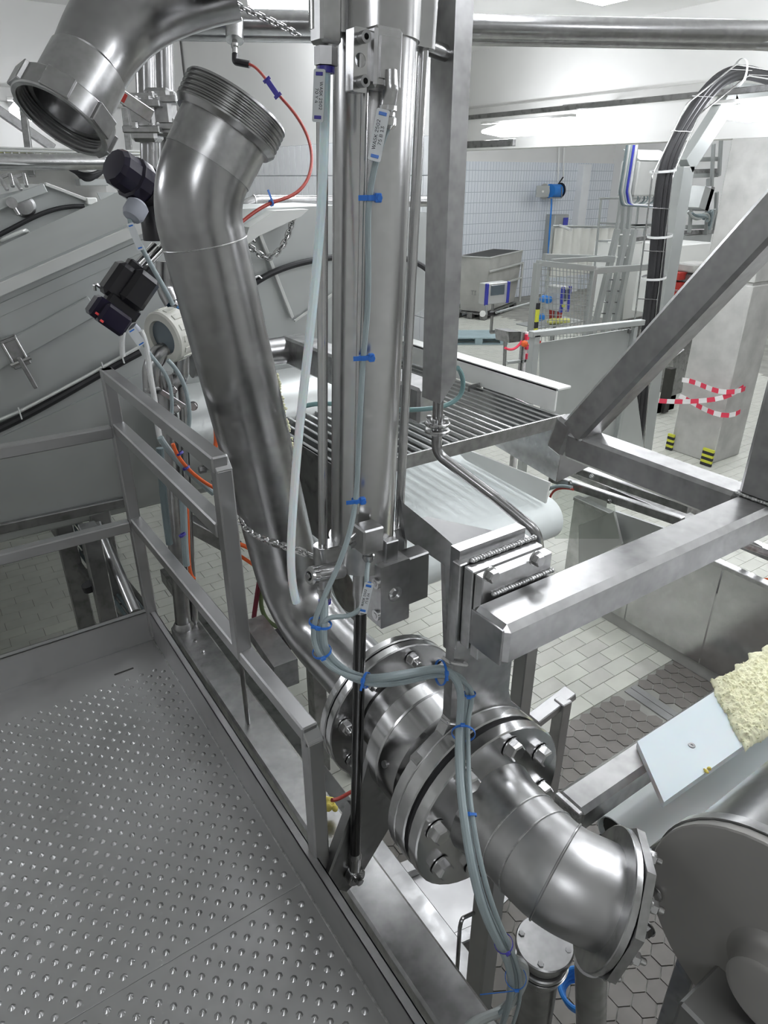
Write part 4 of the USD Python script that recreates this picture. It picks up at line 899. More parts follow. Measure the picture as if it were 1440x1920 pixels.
bc3, _ = cable("power_cable", "thin black cable arching over the farther vat's side", [at(x, y, Y=Y2-.03) for x, y in ((-40, 458), (30, 424), (80, 400), (120, 389), (158, 387))], .013, "black_rubber", n=30)
t = Thing("vat_flap", "dark grey flap standing behind the lid at the left", "panel"); t.add("panel", poly([at(x, y, Y=MY+1.0) for x, y in ((182, 361), (300, 361), (300, 378), (190, 378))], V(0, .01, 0)), "machine_paint"); t.add("bead", cyl(at(196, 376, Y=MY+.98), at(300, 381, Y=MY+.98), .012, 10), "machine_edge")
# tray, pipe and plant beyond the vats
wt_ = Thing("wire_tray", "wire mesh tray of pale and yellow cables at the left", "cable tray")
ty = 6.4
for yy_ in (276, 281, 292, 296): wt_.add("wire", cyl(at(-60, yy_, Y=ty), at(262, yy_+(8 if yy_ < 290 else 3), Y=ty), .010, 6), "machine_edge")
for k in range(20): x_ = -20+14*k; wt_.add("cross_wire", cyl(at(x_, 276+x_*.022, Y=ty), at(x_, 294+x_*.01, Y=ty), .006, 6), "machine_edge")
wt_.add("cables", cat(*[tube([at(-60, y_, Y=ty+.03), at(100, y_+2, Y=ty+.03), at(290, y_+5, Y=ty+.03)], .016, 8) for y_ in (286, 289)]), "cable_white", kind="stuff")
wt_.add("yellow_cable", tube([at(-60, 282, Y=ty+.02), at(100, 283, Y=ty+.02), at(290, 288, Y=ty+.02)], .017, 8), "yellow_cable")
t = Thing("header_pipe", "thick horizontal steel pipe under the wire tray at the left", "pipe"); t.add("pipe", cyl(at(-60, 304, Y=6.2), at(194, 304, Y=6.2), .055, 20), "steel_polished"); t.add("end_cap", cyl(at(194, 304, Y=6.2), at(198, 304, Y=6.2), .058, 20), "steel_satin")
t = Thing("plant_unit", "grey equipment housing behind the vats at the far left", "machine")
t.add("housing", slab(((-80, 420), (-80, 312), (150, 316), (198, 330), (200, 372), (150, 400)), V(0, 1.0, 0), Y=6.6), "concrete", smooth=False)
t.add("shelf", box2(at(140, 335, Y=6.5), at(195, 348, Y=6.5)+V(0, -.15, 0), .004), "machine_paint"); t.add("hose_coil", cat(*[tube(spline([at(130+k*4, 316+k, Y=6.4), at(160, 327+k*3, Y=6.35), at(192, 318+k, Y=6.4)], 16), .016, 8) for k in range(4)]), "black_rubber", kind="stuff")
for k in range(2): t.add("strut", bar(at((44, 234)[k], 205, Y=6.7), at((60, 244)[k], (330, 300)[k], Y=6.5), .05, .05), "steel_satin")
t.add("brace", bar(at(-20, 195, Y=7.4), at(100, 278, Y=7.4), .09, .07), "steel_dark")
# lever valves on the pair of thin pipes
bv = Thing("ball_valves", "pair of vertical steel pipes with bolted ball valves and lever handle", "valve")
vy = 3.0
for k, (x0_, x1_, r_) in enumerate(((268, 278, .036), (302, 312, .040))):
    bv.add("pipe", tube([at(x0_, 20, Y=vy+.1*k), at(x1_-4, 180, Y=vy+.1*k)], r_, 18), "steel_pipe"); bv.add("lower_pipe", tube([at(x1_, 250, Y=vy+.1*k), at(x1_+2, 330, Y=vy+.1*k)], r_*.9, 18), "steel_pipe")
    xm = (272, 303)[k]
    bv.add("body", box(at(xm, (222, 212)[k], Y=vy-.02), (.10, .10, .16), np.array([RT, np.cross(V(0, 0, 1), RT), V(0, 0, 1)]), .012), "steel_satin")
    for yy_ in ((196, 244), (188, 238))[k]:
        bv.add("valve_flange", box(at(xm+1, yy_, Y=vy-.02), (.14, .12, .025), np.array([RT, np.cross(V(0, 0, 1), RT), V(0, 0, 1)]), .004), "steel_satin")
        for s_ in (-1, 1): bv.add("bolt", bolt(at(xm+1+s_*20, yy_-4, Y=vy-.07), V(0, 0, 1), .013, .018), "steel_polished")
bv.add("lever_handle", bar(at(205, 165, Y=vy-.15), at(284, 218, Y=vy-.10), .045, .012, up=EYE-at(250, 200, Y=vy)), "steel_satin"); bv.add("grip_mark", bar(at(216, 172, Y=vy-.158), at(236, 186, Y=vy-.152), .030, .004, up=EYE-at(250, 200, Y=vy)), "red_paint", label="worn red mark")

# ================================================================ DOSING VALVES AND TRANSMITTER BY THE RAILING
dv_ = Thing("solenoid_valve_pair", "pair of black plastic valve drives with red lights left of the swing pipe", "valve")
sy = 2.55
ad = unit(at(272, 500, Y=sy)-at(210, 590, Y=sy)); bd = unit(np.cross(V(0, -1, 0), ad)); nd = V(0, -1, 0)
RV = np.array([ad, bd, nd])
for k, (x_, y_) in enumerate(((226, 530), (258, 543))):
    c = at(x_, y_, Y=sy-.03*k); dv_.add("drive_housing", box(c, (.13, .09, .09), RV, .018), "black_plastic")
    dv_.add("top_plug", box(c+ad*.075+bd*-.005, (.03, .05, .05), RV, .006), "black_plastic")
    c2_ = at((196, 212)[k], (585, 598)[k], Y=sy-.03-.03*k); dv_.add("control_head", box(c2_, (.075, .10, .07), RV, .010), "black_gloss")
    dv_.add("indicator", box(at((182, 191)[k], (588, 602)[k], Y=sy-.075-.03*k), (.008, .012, .004), RV, .001), "led_red", label="small red light")
dv_.add("bridge", box(at(228, 575, Y=sy-.02), (.05, .12, .06), RV, .008), "black_plastic"); dv_.add("cable_gland", lathe([(0, 0), (.017, 0), (.017, .02), (.012, .035), (0, .04)], at(248, 612, Y=sy-.06), unit(at(264, 628, Y=sy-.06)-at(248, 612, Y=sy-.06)), 16), "grey_cap")
dv_.add("bracket", tube(bend([at(178, 545, Y=sy), at(176, 530, Y=sy), at(190, 540, Y=sy)], .01), .006, 8), "steel_satin")
dv_.add("stem", cat(*[cyl(at(x_, y_, Y=sy+.02), at(x_+38, y_-42, Y=sy+.05), .014, 12) for x_, y_ in ((253, 502), (268, 504))]), "steel_polished")
pt = Thing("pressure_transmitter", "black round pressure transmitter with grey cable gland above the valve drives", "transmitter")
py_ = 2.5; c = at(250, 335, Y=py_); ax_ = unit(at(222, 316, Y=py_-.04)-at(300, 372, Y=py_+.02))
pt.add("head", lathe([(0, 0), (.066, 0), (.069, .01), (.069, .05), (.060, .055), (.060, .105), (.05, .12), (0, .125)], c-ax_*.04, ax_, 12), "black_gloss", smooth=20)
pt.add("collar", lathe([(0, -.1), (.056, -.1), (.064, -.03), (.069, 0), (0, 0)], c-ax_*.04, ax_, 28), "black_plastic"); pt.add("body", tube([c-ax_*.12, at(293, 400, Y=py_+.02), at(300, 450, Y=py_+.02)], .055, 20), "black_plastic")
pt.add("cable_gland", lathe([(0, 0), (.022, 0), (.036, .012), (.036, .045), (.028, .06), (.012, .068), (0, .068)], at(262, 380, Y=py_-.06), unit(at(244, 412, Y=py_-.08)-at(262, 380, Y=py_-.06)), 16), "grey_cap")
tc, PT = cable("sensor_cable", "thin grey cable from the black transmitter past the valve drives", [at(x, y, Y=py_-.08) for x, y in ((244, 410), (250, 435), (266, 465), (285, 500), (305, 535), (324, 572))], .008, "cable_grey", n=40)
q = at(254, 444, Y=py_-.10); tag("marker_tag", "small tag on the black transmitter's grey cable", q, at(266, 472, Y=py_-.1)-at(246, 424, Y=py_-.1), EYE-q, (), .085, .022)
q = at(256, 632, Y=sy-.12); tag("marker_tag", "small tag on the cable under the valve drives", q, at(268, 650, Y=sy-.12)-at(248, 622, Y=sy-.12), EYE-q, (), .065, .03)
wtm = Thing("flow_transmitter", "off-white round flow transmitter with notched cap and blue housing", "transmitter")
wy = 2.62; c = at(334, 622, Y=wy); ax_ = unit(V(-.86, -.36, -.12))
wtm.add("cap", lathe([(.062, 0), (.088, 0), (.095, .012), (.098, .085), (.092, .092), (.066, .092), (.062, .08)], c+ax_*-.01, ax_, 40, closed=True), "transmitter_white"); wtm.add("window", lathe([(0, 0), (.062, 0), (.062, .006), (0, .006)], c+ax_*.062, ax_, 32), "screen_grey")
Rw = frame_of(ax_)
for k in range(14):
    a = 2*math.pi*k/14; rd = Rw[1]*math.cos(a)+Rw[2]*math.sin(a); wtm.add("grip_rib", box(c+ax_*.035+rd*.097, (.045, .022, .006), np.array([ax_, np.cross(ax_, rd), rd]), .002), "transmitter_white")
wtm.add("housing", lathe([(0, 0), (.092, 0), (.092, -.10), (.075, -.12), (0, -.12)][::-1], c-ax_*.01, ax_, 36), "transmitter_blue"); wtm.add("neck", tube(bend([c+V(.0, 0, -.09), c+V(-.01, 0, -.17), at(310, 735, Y=wy)], .04), .03, 16), "steel_pipe")
wtm.add("vent_screw", cyl(at(325, 568, Y=wy-.05), at(331, 572, Y=wy-.05), .014, 10), "steel_dark")
# standpipe with clamps
st_ = Thing("standpipe", "upright steel pipe with thinner twin pipes and clamp, behind the handrail", "pipe")
sx, sy2 = at(345, 1175, Z=1.285)[:2]
bs = V(sx-.0, sy2, 1.285)
st_.add("pipe", tube([bs, at(322, 920, Y=sy2+.02), at(312, 740, Y=wy), at(306, 700, Y=wy)], .036, 22), "steel_pipe"); st_.add("base_collar", lathe([(.036, 0), (.046, 0), (.046, .012), (.036, .03)], bs, V(0, 0, 1), 28, closed=True), "steel_satin")
st_.add("thin_pipe", tube([bs+V(.05, 0, 0), at(350, 900, Y=sy2), at(340, 700, Y=wy), at(338, 660, Y=wy)], .016, 14), "steel_pipe"); st_.add("bent_pipe", tube(bend([at(286, 735, Y=wy), at(284, 690, Y=wy), at(300, 660, Y=wy), at(322, 655, Y=wy)], .08), .035, 16), "steel_pipe")
st_.add("upper_elbow", tube(bend([at(308, 490, Y=wy+.1), at(310, 545, Y=wy+.1), at(326, 572, Y=wy+.05)], .05), .032, 16), "steel_pipe")
st_.add("clamp_bar", bar(at(300, 733, Y=wy-.05), at(345, 762, Y=wy-.05), .014, .02), "steel_satin"); st_.add("clamp_bar", bar(at(272, 732, Y=wy-.06), at(300, 728, Y=wy-.06), .02, .008), "steel_satin")
for x_, y_ in ((330, 765), (362, 761), (324, 730)): st_.add("clamp_bolt", bolt(at(x_, y_, Y=wy-.07), V(-.3, -1, .1), .016, .016), "steel_polished")
CAB = [("sensor_cable", "grey cable bowing past the transmitter down to the standpipe", ((268, 640), (290, 675), (316, 715), (322, 770), (318, 800)), .007, "cable_grey"), ("sensor_cable", "grey cable bowing right of the standpipe's twin pipes", ((314, 675), (340, 710), (354, 760), (352, 810), (340, 835)), .008, "cable_grey"),
       ("air_hose", "white hose dropping from the valve drives behind the handrail", ((264, 620), (276, 660), (283, 710), (290, 750), (296, 800), (304, 830)), .010, "cable_white"), ("air_hose", "short white tube hanging below the valve drives", ((231, 622), (229, 640), (230, 668)), .009, "cable_white")]
for nm, lb_, px_, r_, mt in CAB: cable(nm, lb_, [at(x, y, Y=sy-.08) for x, y in px_], r_, mt, "cable" if "cable" in nm else "hose", n=36)
LOW = [("orange cable running down beside the standpipe", ((348, 925), (352, 980), (354, 1040), (358, 1075), (365, 1085)), .006, "cable_orange", 2.1), ("orange cable crossing under the handrail to the chain's post", ((324, 832), (345, 870), (375, 898), (400, 914)), .006, "cable_orange", 2.0), ("grey cable bundled with the orange one under the handrail", ((300, 820), (330, 860), (365, 895), (400, 925)), .010, "cable_grey", 2.02),
       ("pale blue hose down the standpipe's right side", ((338, 900), (344, 960), (346, 1010), (350, 1060)), .012, "cable_grey", 2.08), ("dark green cable down the standpipe's left side", ((300, 840), (304, 900), (310, 960), (318, 1020)), .012, "cable_dark", 2.1), ("orange cable rising beside the swing pipe's left edge", ((402, 790), (405, 815), (404, 838)), .008, "cable_orange", 2.25),
       ("blue cable behind the handrail's corner post", ((424, 875), (436, 900), (440, 930), (436, 960)), .008, "cable_teal", 1.95),
       ("maroon cable dropping to the dark junction tray", ((492, 1050), (486, 1090), (480, 1130), (476, 1158)), .011, "cable_maroon", 2.45), ("dark green cable beside the maroon one at the junction tray", ((496, 1050), (492, 1100), (490, 1135), (500, 1160), (520, 1175)), .010, "cable_green", 2.45), ("orange cable curling into the junction tray under the swing pipe", ((440, 1018), (470, 1030), (492, 1055), (500, 1095), (506, 1135), (520, 1158), (535, 1166)), .009, "cable_orange", 2.4),
       ("second orange cable sagging behind the swing pipe's foot", ((436, 1030), (462, 1050), (486, 1070), (498, 1110)), .008, "cable_orange", 2.45), ("red cable ending by the curd lump on the beam", ((622, 1500), (640, 1495), (660, 1484), (684, 1478)), .006, "cable_red", 1.3)]
for lb_, px_, r_, mt, yy_ in LOW: cable("cable", lb_, [at(x, y, Y=yy_) for x, y in px_], r_, mt, n=36)
for x, y, lb_ in ((337, 850, "dark blue cable tie on the orange cable under the handrail, upper of two"), (349, 877, "dark blue cable tie on the orange cable under the handrail, lower of two"), (342, 1003, "blue cable tie on the standpipe's hoses")): tie(at(x, y, Y=2.0), V(.4, -.3, -1), .011, lb_, tail=0, mat="tie_indigo", w=.007)
# floor-side clutter behind the railing
t = Thing("junction_tray", "dark steel cable junction tray below the swing pipe", "tray")
tz = at(500, 1200, Y=2.1)[2]
t.add("cover", poly([at(x, y, Z=tz) for x, y in ((455, 1165), (493, 1152), (557, 1234), (513, 1250))], V(0, 0, -.05)), "steel_dark", smooth=False); t.add("end_plate", poly([at(513, 1250, Z=tz), at(557, 1234, Z=tz), at(557, 1234, Z=tz)+V(0, 0, -.12), at(513, 1250, Z=tz)+V(0, 0, -.12)], V(0, -.004, 0)), "steel_satin", smooth=False)
t.add("flap", poly([at(x, y, Z=tz-.01) for x, y in ((515, 1180), (540, 1172), (545, 1188), (528, 1196))], V(0, 0, -.08)), "black_plastic", smooth=False); t.add("screw", bolt(at(547, 1208, Z=tz), V(0, 0, 1), .012, .012), "steel_polished"); t.add("bracket", box2(at(555, 1222, Z=tz-.02)+V(0, 0, -.01), at(566, 1230, Z=tz-.02)+V(.02, .02, 0), .001), "steel_polished")
lb = Thing("machine_frame", "dark steel under-frame beams seen between railing and swing pipe", "frame")
lb.add("long_beam", bar(V(1.02, .9, .62), V(1.02, 4.2, .62), .08, .10), "steel_dark"); lb.add("cross_beam", bar(at(345, 975, Y=2.9), at(445, 1030, Y=2.75), .06, .07), "steel_satin")
for y_ in (1.6, 3.6): lb.add("leg", box2(V(.98, y_, 0), V(1.06, y_+.08, .6), .004), "steel_dark")
t = Thing("cable_ladder", "dark cable ladder receding below the left railing corner", "cable tray")
for s_ in (0, .16): t.add("side_rail", bar(V(.55+s_, 2.6, .95), V(.35+s_, 6.2, .95), .03, .06), "steel_dark")
for k in range(14): t.add("rung", bar(V(.55-.2*k/14, 2.7+k*.25, .95), V(.71-.2*k/14, 2.7+k*.25, .95), .02, .02), "steel_dark")
t.add("cables", cat(*[tube(spline([V(.58+.03*j, 2.6, .985), V(.5+.03*j, 4.2, .985+.005*j), V(.38+.03*j, 6.2, .985)], 20), .011, 7) for j in range(4)]), "cable_dark", kind="stuff")
t = Thing("round_brace", "round steel brace pipe under the left lower rail", "pipe"); t.add("pipe", tube([at(184, 985, Y=3.0), at(255, 1150, Y=2.45)], .024, 16), "steel_pipe")
t = Thing("frame_leg", "square steel leg under the left lower rail beside the round brace", "post"); t.add("leg", bar(at(165, 985, Y=2.75), at(165, 985, Y=2.75)*V(1, 1, 0), .07, .07, up=(0, 1, 0)), "steel_dark"); t.add("foot", cyl(at(165, 1095, Y=2.8), at(170, 1105, Y=2.8), .03, 14), "black_rubber")
t = Thing("handle_rod", "bent round steel rod standing by the post under the near disc", "rod"); t.add("rod", tube(bend([at(850, 1935, Y=.78), at(862, 1740, Y=.80), at(866, 1722, Y=.80), at(888, 1712, Y=.84)], .03), .0055, 10), "steel_pipe")
t = Thing("joint_post", "square steel post under the near pipe disc", "post"); jp = at(905, 1760, Y=.86)
t.add("post", box2(V(jp[0]-.028, .82, 0), V(jp[0]+.032, .89, AZ-.19), .006), "steel_sheet"); t.add("foot_plate", box2(V(jp[0]-.09, .77, 0), V(jp[0]+.09, .94, .012), .003), "steel_satin"); t.add("cap", box2(V(jp[0]-.03, .80, AZ-.225), V(jp[0]+.03, .86, AZ-.18), .004), "steel_dark")
t = Thing("floor_trough", "shallow grey steel trough plate on the floor below the near disc", "trough"); tz = .45
t.add("plate", poly([at(x, y, Z=tz) for x, y in ((700, 1640), (860, 1612), (980, 1660), (900, 1735), (770, 1790))], V(0, 0, -.01)), "steel_sheet", smooth=False); t.add("lip", bar(at(690, 1660, Z=tz+.02), at(800, 1615, Z=tz+.02), .06, .04), "steel_sheet"); t.add("channel", bar(at(815, 1785, Z=tz-.02), at(905, 1745, Z=tz-.02), .05, .05), "steel_dark")
for k, (x_, y_) in enumerate(((740, 1660), (880, 1690))): q = at(x_, y_, Z=tz); t.add("leg", box2(V(q[0]-.02, q[1]-.02, 0), V(q[0]+.02, q[1]+.02, tz-.012), .003), "steel_dark")
# pipes under the pump elbow
uv = Thing("butterfly_valve", "steel butterfly valve with pipe below the pump elbow", "valve"); q = at(1020, 1775, Y=.66); ud = V(.02, -.02, -1)
uv.add("flange", disc(q+V(0, 0, .02), ud, .075, .020, .003), "steel_satin"); uv.add("body", disc(q+V(0, 0, -.002), ud, .058, .04, .003), "steel_dark"); uv.add("lower_flange", disc(q+V(0, 0, -.045), ud, .066, .016, .003), "steel_satin"); uv.add("cone", lathe([(.066, 0), (.07, 0), (.052, .05), (.048, .05)], q+V(0, 0, -.061), ud, 36, closed=True), "steel_polished"); uv.add("pipe", tube([q+V(0, 0, -.09), q+V(.02, -.01, -1.2)], .05, 28), "steel_pipe")
for k in range(4): a = .6+k*math.pi/2; uv.add("bolt", bolt(q+V(.06*math.cos(a), .06*math.sin(a), .0), V(0, 0, 1), .009, .02), "steel_dark")
t = Thing("drain_pipe", "round steel pipe rising to the pump elbow, right of the butterfly valve", "pipe"); t.add("pipe", tube([at(1108, 1800, Y=.52), at(1135, 1960, Y=.52)+V(0, 0, -.3)], .038, 24), "steel_pipe")
t = Thing("blue_hose_reel", "coil of bright blue hose on the floor beneath the pump", "hose"); q = at(1085, 1868, Z=.6)
t.add("coil", cat(*[tube([q+V((.05+.006*k)*math.cos(a), (.05+.006*k)*math.sin(a), .014*k) for a in np.linspace(0, 2*math.pi, 30)], .008, 8) for k in range(4)], tube([q, q+V(.02, -.05, -.1), q+V(.05, -.05, -.3), q+V(.05, -.05, -.6)], .009, 8)), "hose_blue")
# ================================================================ CURD BOARD, LOWER BELT
BZ = 1.66
q0, q1, q2, q3 = at(1195, 1390, Z=BZ), at(1245, 1504, Z=BZ), at(1470, 1372, Z=BZ), at(1500, 1205, Z=BZ)
bd_ = Thing("scraper_board", "white plastic board with countersunk screw, half covered in yellow curd", "board")
by0, by1 = (q1[1]+at(1440, 1400, Z=BZ)[1])/2, (q0[1]+at(1440, 1235, Z=BZ)[1])/2
bx0 = (q0[0]+q1[0])/2
bd_.add("board", poly([q1, V(2.6, by0, BZ), V(2.6, by1, BZ), q0], V(0, 0, -.022)), "board_plastic", smooth=False)
sq_ = at(1297, 1398, Z=BZ); bd_.add("screw", lathe([(0, .0005), (.0035, .0005), (.0035, .002), (.009, .0022), (.010, 0), (0, 0)][::-1], sq_, V(0, 0, 1), 20), "steel_dark")
am = Thing("support_arm", "worn square steel arm carrying the white scraper board", "arm")
a0, a1 = at(1062, 1492, Z=BZ-.06), V(2.5, (by0+by1)/2, BZ-.07)
ay = at(1130, 1462, Z=BZ-.03)[1]
am.add("arm", box2(V(at(1048, 1490, Z=BZ-.03)[0], ay-.045, BZ-.115), V(2.5, ay+.045, BZ-.026), .014), "steel_frame"); am.add("end_cap", box2(V(at(1048, 1490, Z=BZ-.03)[0]-.006, ay-.042, BZ-.112), V(at(1048, 1490, Z=BZ-.03)[0]+.01, ay+.042, BZ-.03), .012), "steel_weld")
# curd: a ragged slab with a fine-grained surface, lying on the board
NX, NY = 260, 120
gx = np.linspace(0, 1, NX); gy = np.linspace(0, 1, NY); cxm = at(1370, 1330, Z=BZ)
edge_l = lambda v: at(*(V(1394, 1405)*(1-v)+V(1352, 1292)*v), Z=BZ)[0]
top_v, f_ = [], []
noise = lambda p, o, s: meshkit.fbm(np.asarray(p), o, s)
uu, vv_ = np.meshgrid(gx, gy, indexing="ij")
xl = np.array([edge_l(v) for v in gy])
X_ = xl[None, :]+.62*uu**1.25; Yc = by0+.004+(by1+.028-by0)*vv_
jag = noise(np.stack([X_.ravel()*22, Yc.ravel()*22, 0*X_.ravel()], 1), 3, 5).reshape(X_.shape)
X_ = X_+(1-uu)**3*(jag-.5)*.05
Yc = Yc+np.where(vv_ > .9, 1, 0)*(jag-.5)*.05+np.where(vv_ < .08, 1, 0)*(jag-.5)*.03
hN = noise(np.stack([X_.ravel()*16, Yc.ravel()*16, 0*X_.ravel()+3], 1), 3, 9).reshape(X_.shape); hF = 1-2*np.abs(noise(np.stack([X_.ravel()*75, Yc.ravel()*75, 0*X_.ravel()], 1), 4, 4).reshape(X_.shape))
rim = np.minimum(1, np.minimum(uu*9, np.minimum(vv_*8, (1-vv_)*8)))
Zc = BZ+.001+np.maximum(rim**.6*(.018+.012*hN+.010*hF), 0)
vt_ = np.stack([X_, Yc, Zc], -1).reshape(-1, 3); vb_ = vt_.copy(); vb_[:, 2] = BZ+.0002
idx = lambda i, j: i*NY+j; nn = NX*NY
for i in range(NX-1):
    for j in range(NY-1):
        a, b, c, d = idx(i, j), idx(i+1, j), idx(i+1, j+1), idx(i, j+1); f_ += [[a, b, c], [a, c, d], [nn+a, nn+c, nn+b], [nn+a, nn+d, nn+c]]
bnd = [idx(i, 0) for i in range(NX)]+[idx(NX-1, j) for j in range(1, NY)]+[idx(i, NY-1) for i in range(NX-2, -1, -1)]+[idx(0, j) for j in range(NY-2, 0, -1)]
for a, b in zip(bnd, bnd[1:]+bnd[:1]): f_ += [[a, nn+a, nn+b], [a, nn+b, b]]
crumbs = []
for k in range(160):
    u, v = rng.uniform(0, .6)**1.5, rng.uniform(0, 1); i, j = int(u*(NX-1)), int(v*(NY-1)); s = trimesh.creation.icosphere(1, rng.uniform(.0015, .0035)); s.vertices += rng.normal(0, .0007, s.vertices.shape); s.apply_translation(vt_[idx(i, j)]+V(0, 0, .001)); crumbs.append(s)
one("yellow_curd", cat(T(np.vstack([vt_, vb_]), f_), *crumbs), "curd", "heap of crumbly pale yellow curd on the white board", "curd", kind="stuff", smooth=20)
def lump(name, c, r, n, lab, mat="curd_deep", flat=.6):
    ms = []
    for k in range(n):
        s = trimesh.creation.icosphere(2, r*rng.uniform(.35, .7)); s.vertices *= 1+.18*(meshkit.noise(np.asarray(s.vertices)/r*2.2, k)[:, None]-.5)*2; o = rng.normal(0, r*.45, 3); o[2] = abs(o[2])*flat; s.apply_translation(c+o); ms.append(s)
    one(name, cat(*ms), mat, lab, "curd", smooth=60)
lump("curd_lump", at(616, 1508, X=.70), .022, 26, "yellow curd lump left on the beam beside the rail's last post")
lump("curd_crumb", at(1323, 1447, Z=BZ)+V(0, 0, .003), .008, 5, "small yellow curd crumb near the lower edge of the white board")
one("curd_crumbs", cat(*curd_bits), "curd", "curd crumbs stuck on the threaded coupling of the swing pipe", "curd", kind="stuff")
one("curd_crumbs", cat(*crust), "curd", "dried curd crust along the right side of the swing pipe", "curd", kind="stuff")
b2_ = Thing("lower_belt", "white conveyor belt under the scraper board with dark rounded side", "conveyor belt")
LZ, x0_, yn = 1.46, 1.295, .735
prof2 = [(-.6, LZ)]+[(yn+.055*math.sin(a), LZ-.055+.055*math.cos(a)) for a in np.linspace(0, math.pi, 14)]+[(-.6, LZ-.11)]
inn2 = [(-.6, LZ-.106)]+[(yn+.051*math.sin(a), LZ-.055-.051*math.cos(a)) for a in np.linspace(0, math.pi, 14)]+[(-.6, LZ-.004)]
b2_.add("belt", poly([V(x0_, y, z) for y, z in prof2+inn2], V(1.3, 0, 0)), "belt_white", smooth=40)
b2_.add("roller", cyl(V(x0_+.02, yn, LZ-.055), V(x0_+1.28, yn, LZ-.055), .048, 24), "black_plastic")
b2_.add("side_frame", poly([V(x0_+.016, y, z) for y, z in [(-.6, LZ-.104)]+[(yn+.047*math.sin(a), LZ-.055-.047*math.cos(a)) for a in np.linspace(0, math.pi, 12)]+[(-.6, LZ-.006)]], V(.008, 0, 0)), "dark_void", smooth=False)
for k in range(2): b2_.add("leg", box2(V(x0_+.3+k*.7, .52, 0), V(x0_+.37+k*.7, .59, LZ-.10), .004), "steel_dark")
b2_.add("tension_tab", bar(at(1122, 1566, X=x0_-.02), at(1146, 1590, X=x0_-.02), .016, .005), "steel_polished"); b2_.add("axle", cat(cyl(at(1145, 1594, X=x0_+.01), at(1172, 1576, X=x0_-.05), .009, 12), cyl(at(1160, 1586, X=x0_-.02), at(1166, 1580, X=x0_-.035), .016, 6)), "steel_dark")
# posts right of the near disc
t = Thing("side_stand", "square steel stand with flat top bar right of the pipe joint", "stand")
zz = at(1060, 1290, Y=1.35)[2]
q = at(982, 1260, Y=1.45); t.add("post", box2(V(q[0]-.032, q[1]-.032, 0), V(q[0]+.032, q[1]+.032, at(982, 1190, Y=1.45)[2]), .004), "steel_sheet")
xa_, xb2 = at(1005, 1345, Y=1.5), at(1075, 1290, Y=1.5)
t.add("top_bar", bar(at(1000, 1352, Y=1.55), at(1070, 1298, Y=1.55), .07, .04), "steel_sheet"); q = at(1056, 1312, Y=1.53); t.add("leg", box2(V(q[0]-.03, q[1]-.03, .0), V(q[0]+.03, q[1]+.03, q[2]), .004), "steel_sheet")

# ================================================================ DRAINAGE TABLE BEYOND THE RIGHT FRAME
dt_ = Thing("curd_table", "long stainless table with jointed panels behind the right frame", "table")
TX, TZ0, TZ1 = 3.88, .0, .86
for k in range(6):
    y_ = 3.1-.62*(k+1); dt_.add("panel", box2(V(TX, y_+.004, .10), V(TX+.02, y_+.616, TZ1), .002), "steel_polished", smooth=False)
dt_.add("foot_rail", box2(V(TX+.01, -.7, 0), V(TX+.06, 3.1, .10), .004), "concrete"); dt_.add("top_rail", box2(V(TX-.01, -.7, TZ1), V(TX+.05, 3.1, TZ1+.03), .004), "steel_satin"); dt_.add("rear_rail", bar(V(TX+.34, -.7, TZ1+.05), V(TX+.34, 5.2, TZ1+.05), .12, .05), "steel_satin"); dt_.add("gutter", box2(V(TX+.05, -.7, TZ1-.22), V(TX+.3, 3.1, TZ1-.2), .002), "steel_dark")
dt_.add("end_panel", box2(V(TX+.02, 3.08, .1), V(TX+.4, 3.1, TZ1), .002), "steel_sheet")
for k, y_ in enumerate((1.55, 1.25)): t, _ = cable("cable", ("orange cable end lying in the table's gutter, farther one", "orange cable end lying in the table's gutter, nearer one")[k], [V(TX+.08, y_+.2, TZ1-.12), V(TX+.12, y_+.1, TZ1-.02), V(TX+.12, y_, TZ1+.01), V(TX+.16, y_-.1, TZ1-.1)], .012, "cable_orange", n=24)
lump("curd_crust", at(1125, 1146, Z=.02), .02, 5, "yellow curd smear at the foot of the stainless table", "curd_deep", .3)
gd = Thing("clear_guard", "clear plastic guard box with steel rails beside the white belt's end", "guard")
gY = 2.05
gd.add("rail", bar(at(1032, 895, X=3.0), at(1280, 978, X=3.0), .04, .05), "steel_satin"); gd.add("rail", bar(at(1090, 880, X=3.25), at(1300, 952, X=3.25), .10, .05), "steel_satin")
gd.add("pane", poly([at(1034, 900, X=2.98), at(1150, 938, X=2.98), at(1160, 1010, X=2.98), at(1040, 1010, X=2.98)], V(.006, 0, 0)), "clear_guard", smooth=False); gd.add("inner_box", poly([at(x, y, X=3.35) for x, y in ((1085, 985), (1150, 960), (1165, 1020), (1085, 1060))], V(.02, 0, 0)), "machine_edge", smooth=False)
gd.add("blue_panel", poly([at(1150, 958, X=3.4), at(1250, 992, X=3.4), at(1250, 1030, X=3.4), at(1150, 1020, X=3.4)], V(.02, 0, 0)), "machine_paint", smooth=False)
gd.add("cable_loop", tube(spline([at(x, y, X=2.95) for x, y in ((1012, 945), (1022, 922), (1045, 912), (1072, 914))], 24), .011, 8), "cable_grey"); gd.add("red_lead", tube(spline([at(x, y, X=2.95) for x, y in ((1030, 940), (1040, 920), (1075, 918))], 16), .007, 8), "cable_red")
for x, y in ((1070, 905), (1143, 940), (1110, 893)): gd.add("bolt", bolt(at(x, y, X=2.96), V(-1, 0, 0), .012, .01), "steel_polished")
gd.add("arm", bar(at(1270, 978, X=3.0), V(TX+.34, at(1270, 978, X=3.0)[1], TZ1+.05), .04, .04), "steel_satin"); gd.add("arm", bar(at(1290, 950, X=3.25), V(TX+.34, at(1290, 950, X=3.25)[1], TZ1+.05), .04, .04), "steel_satin")
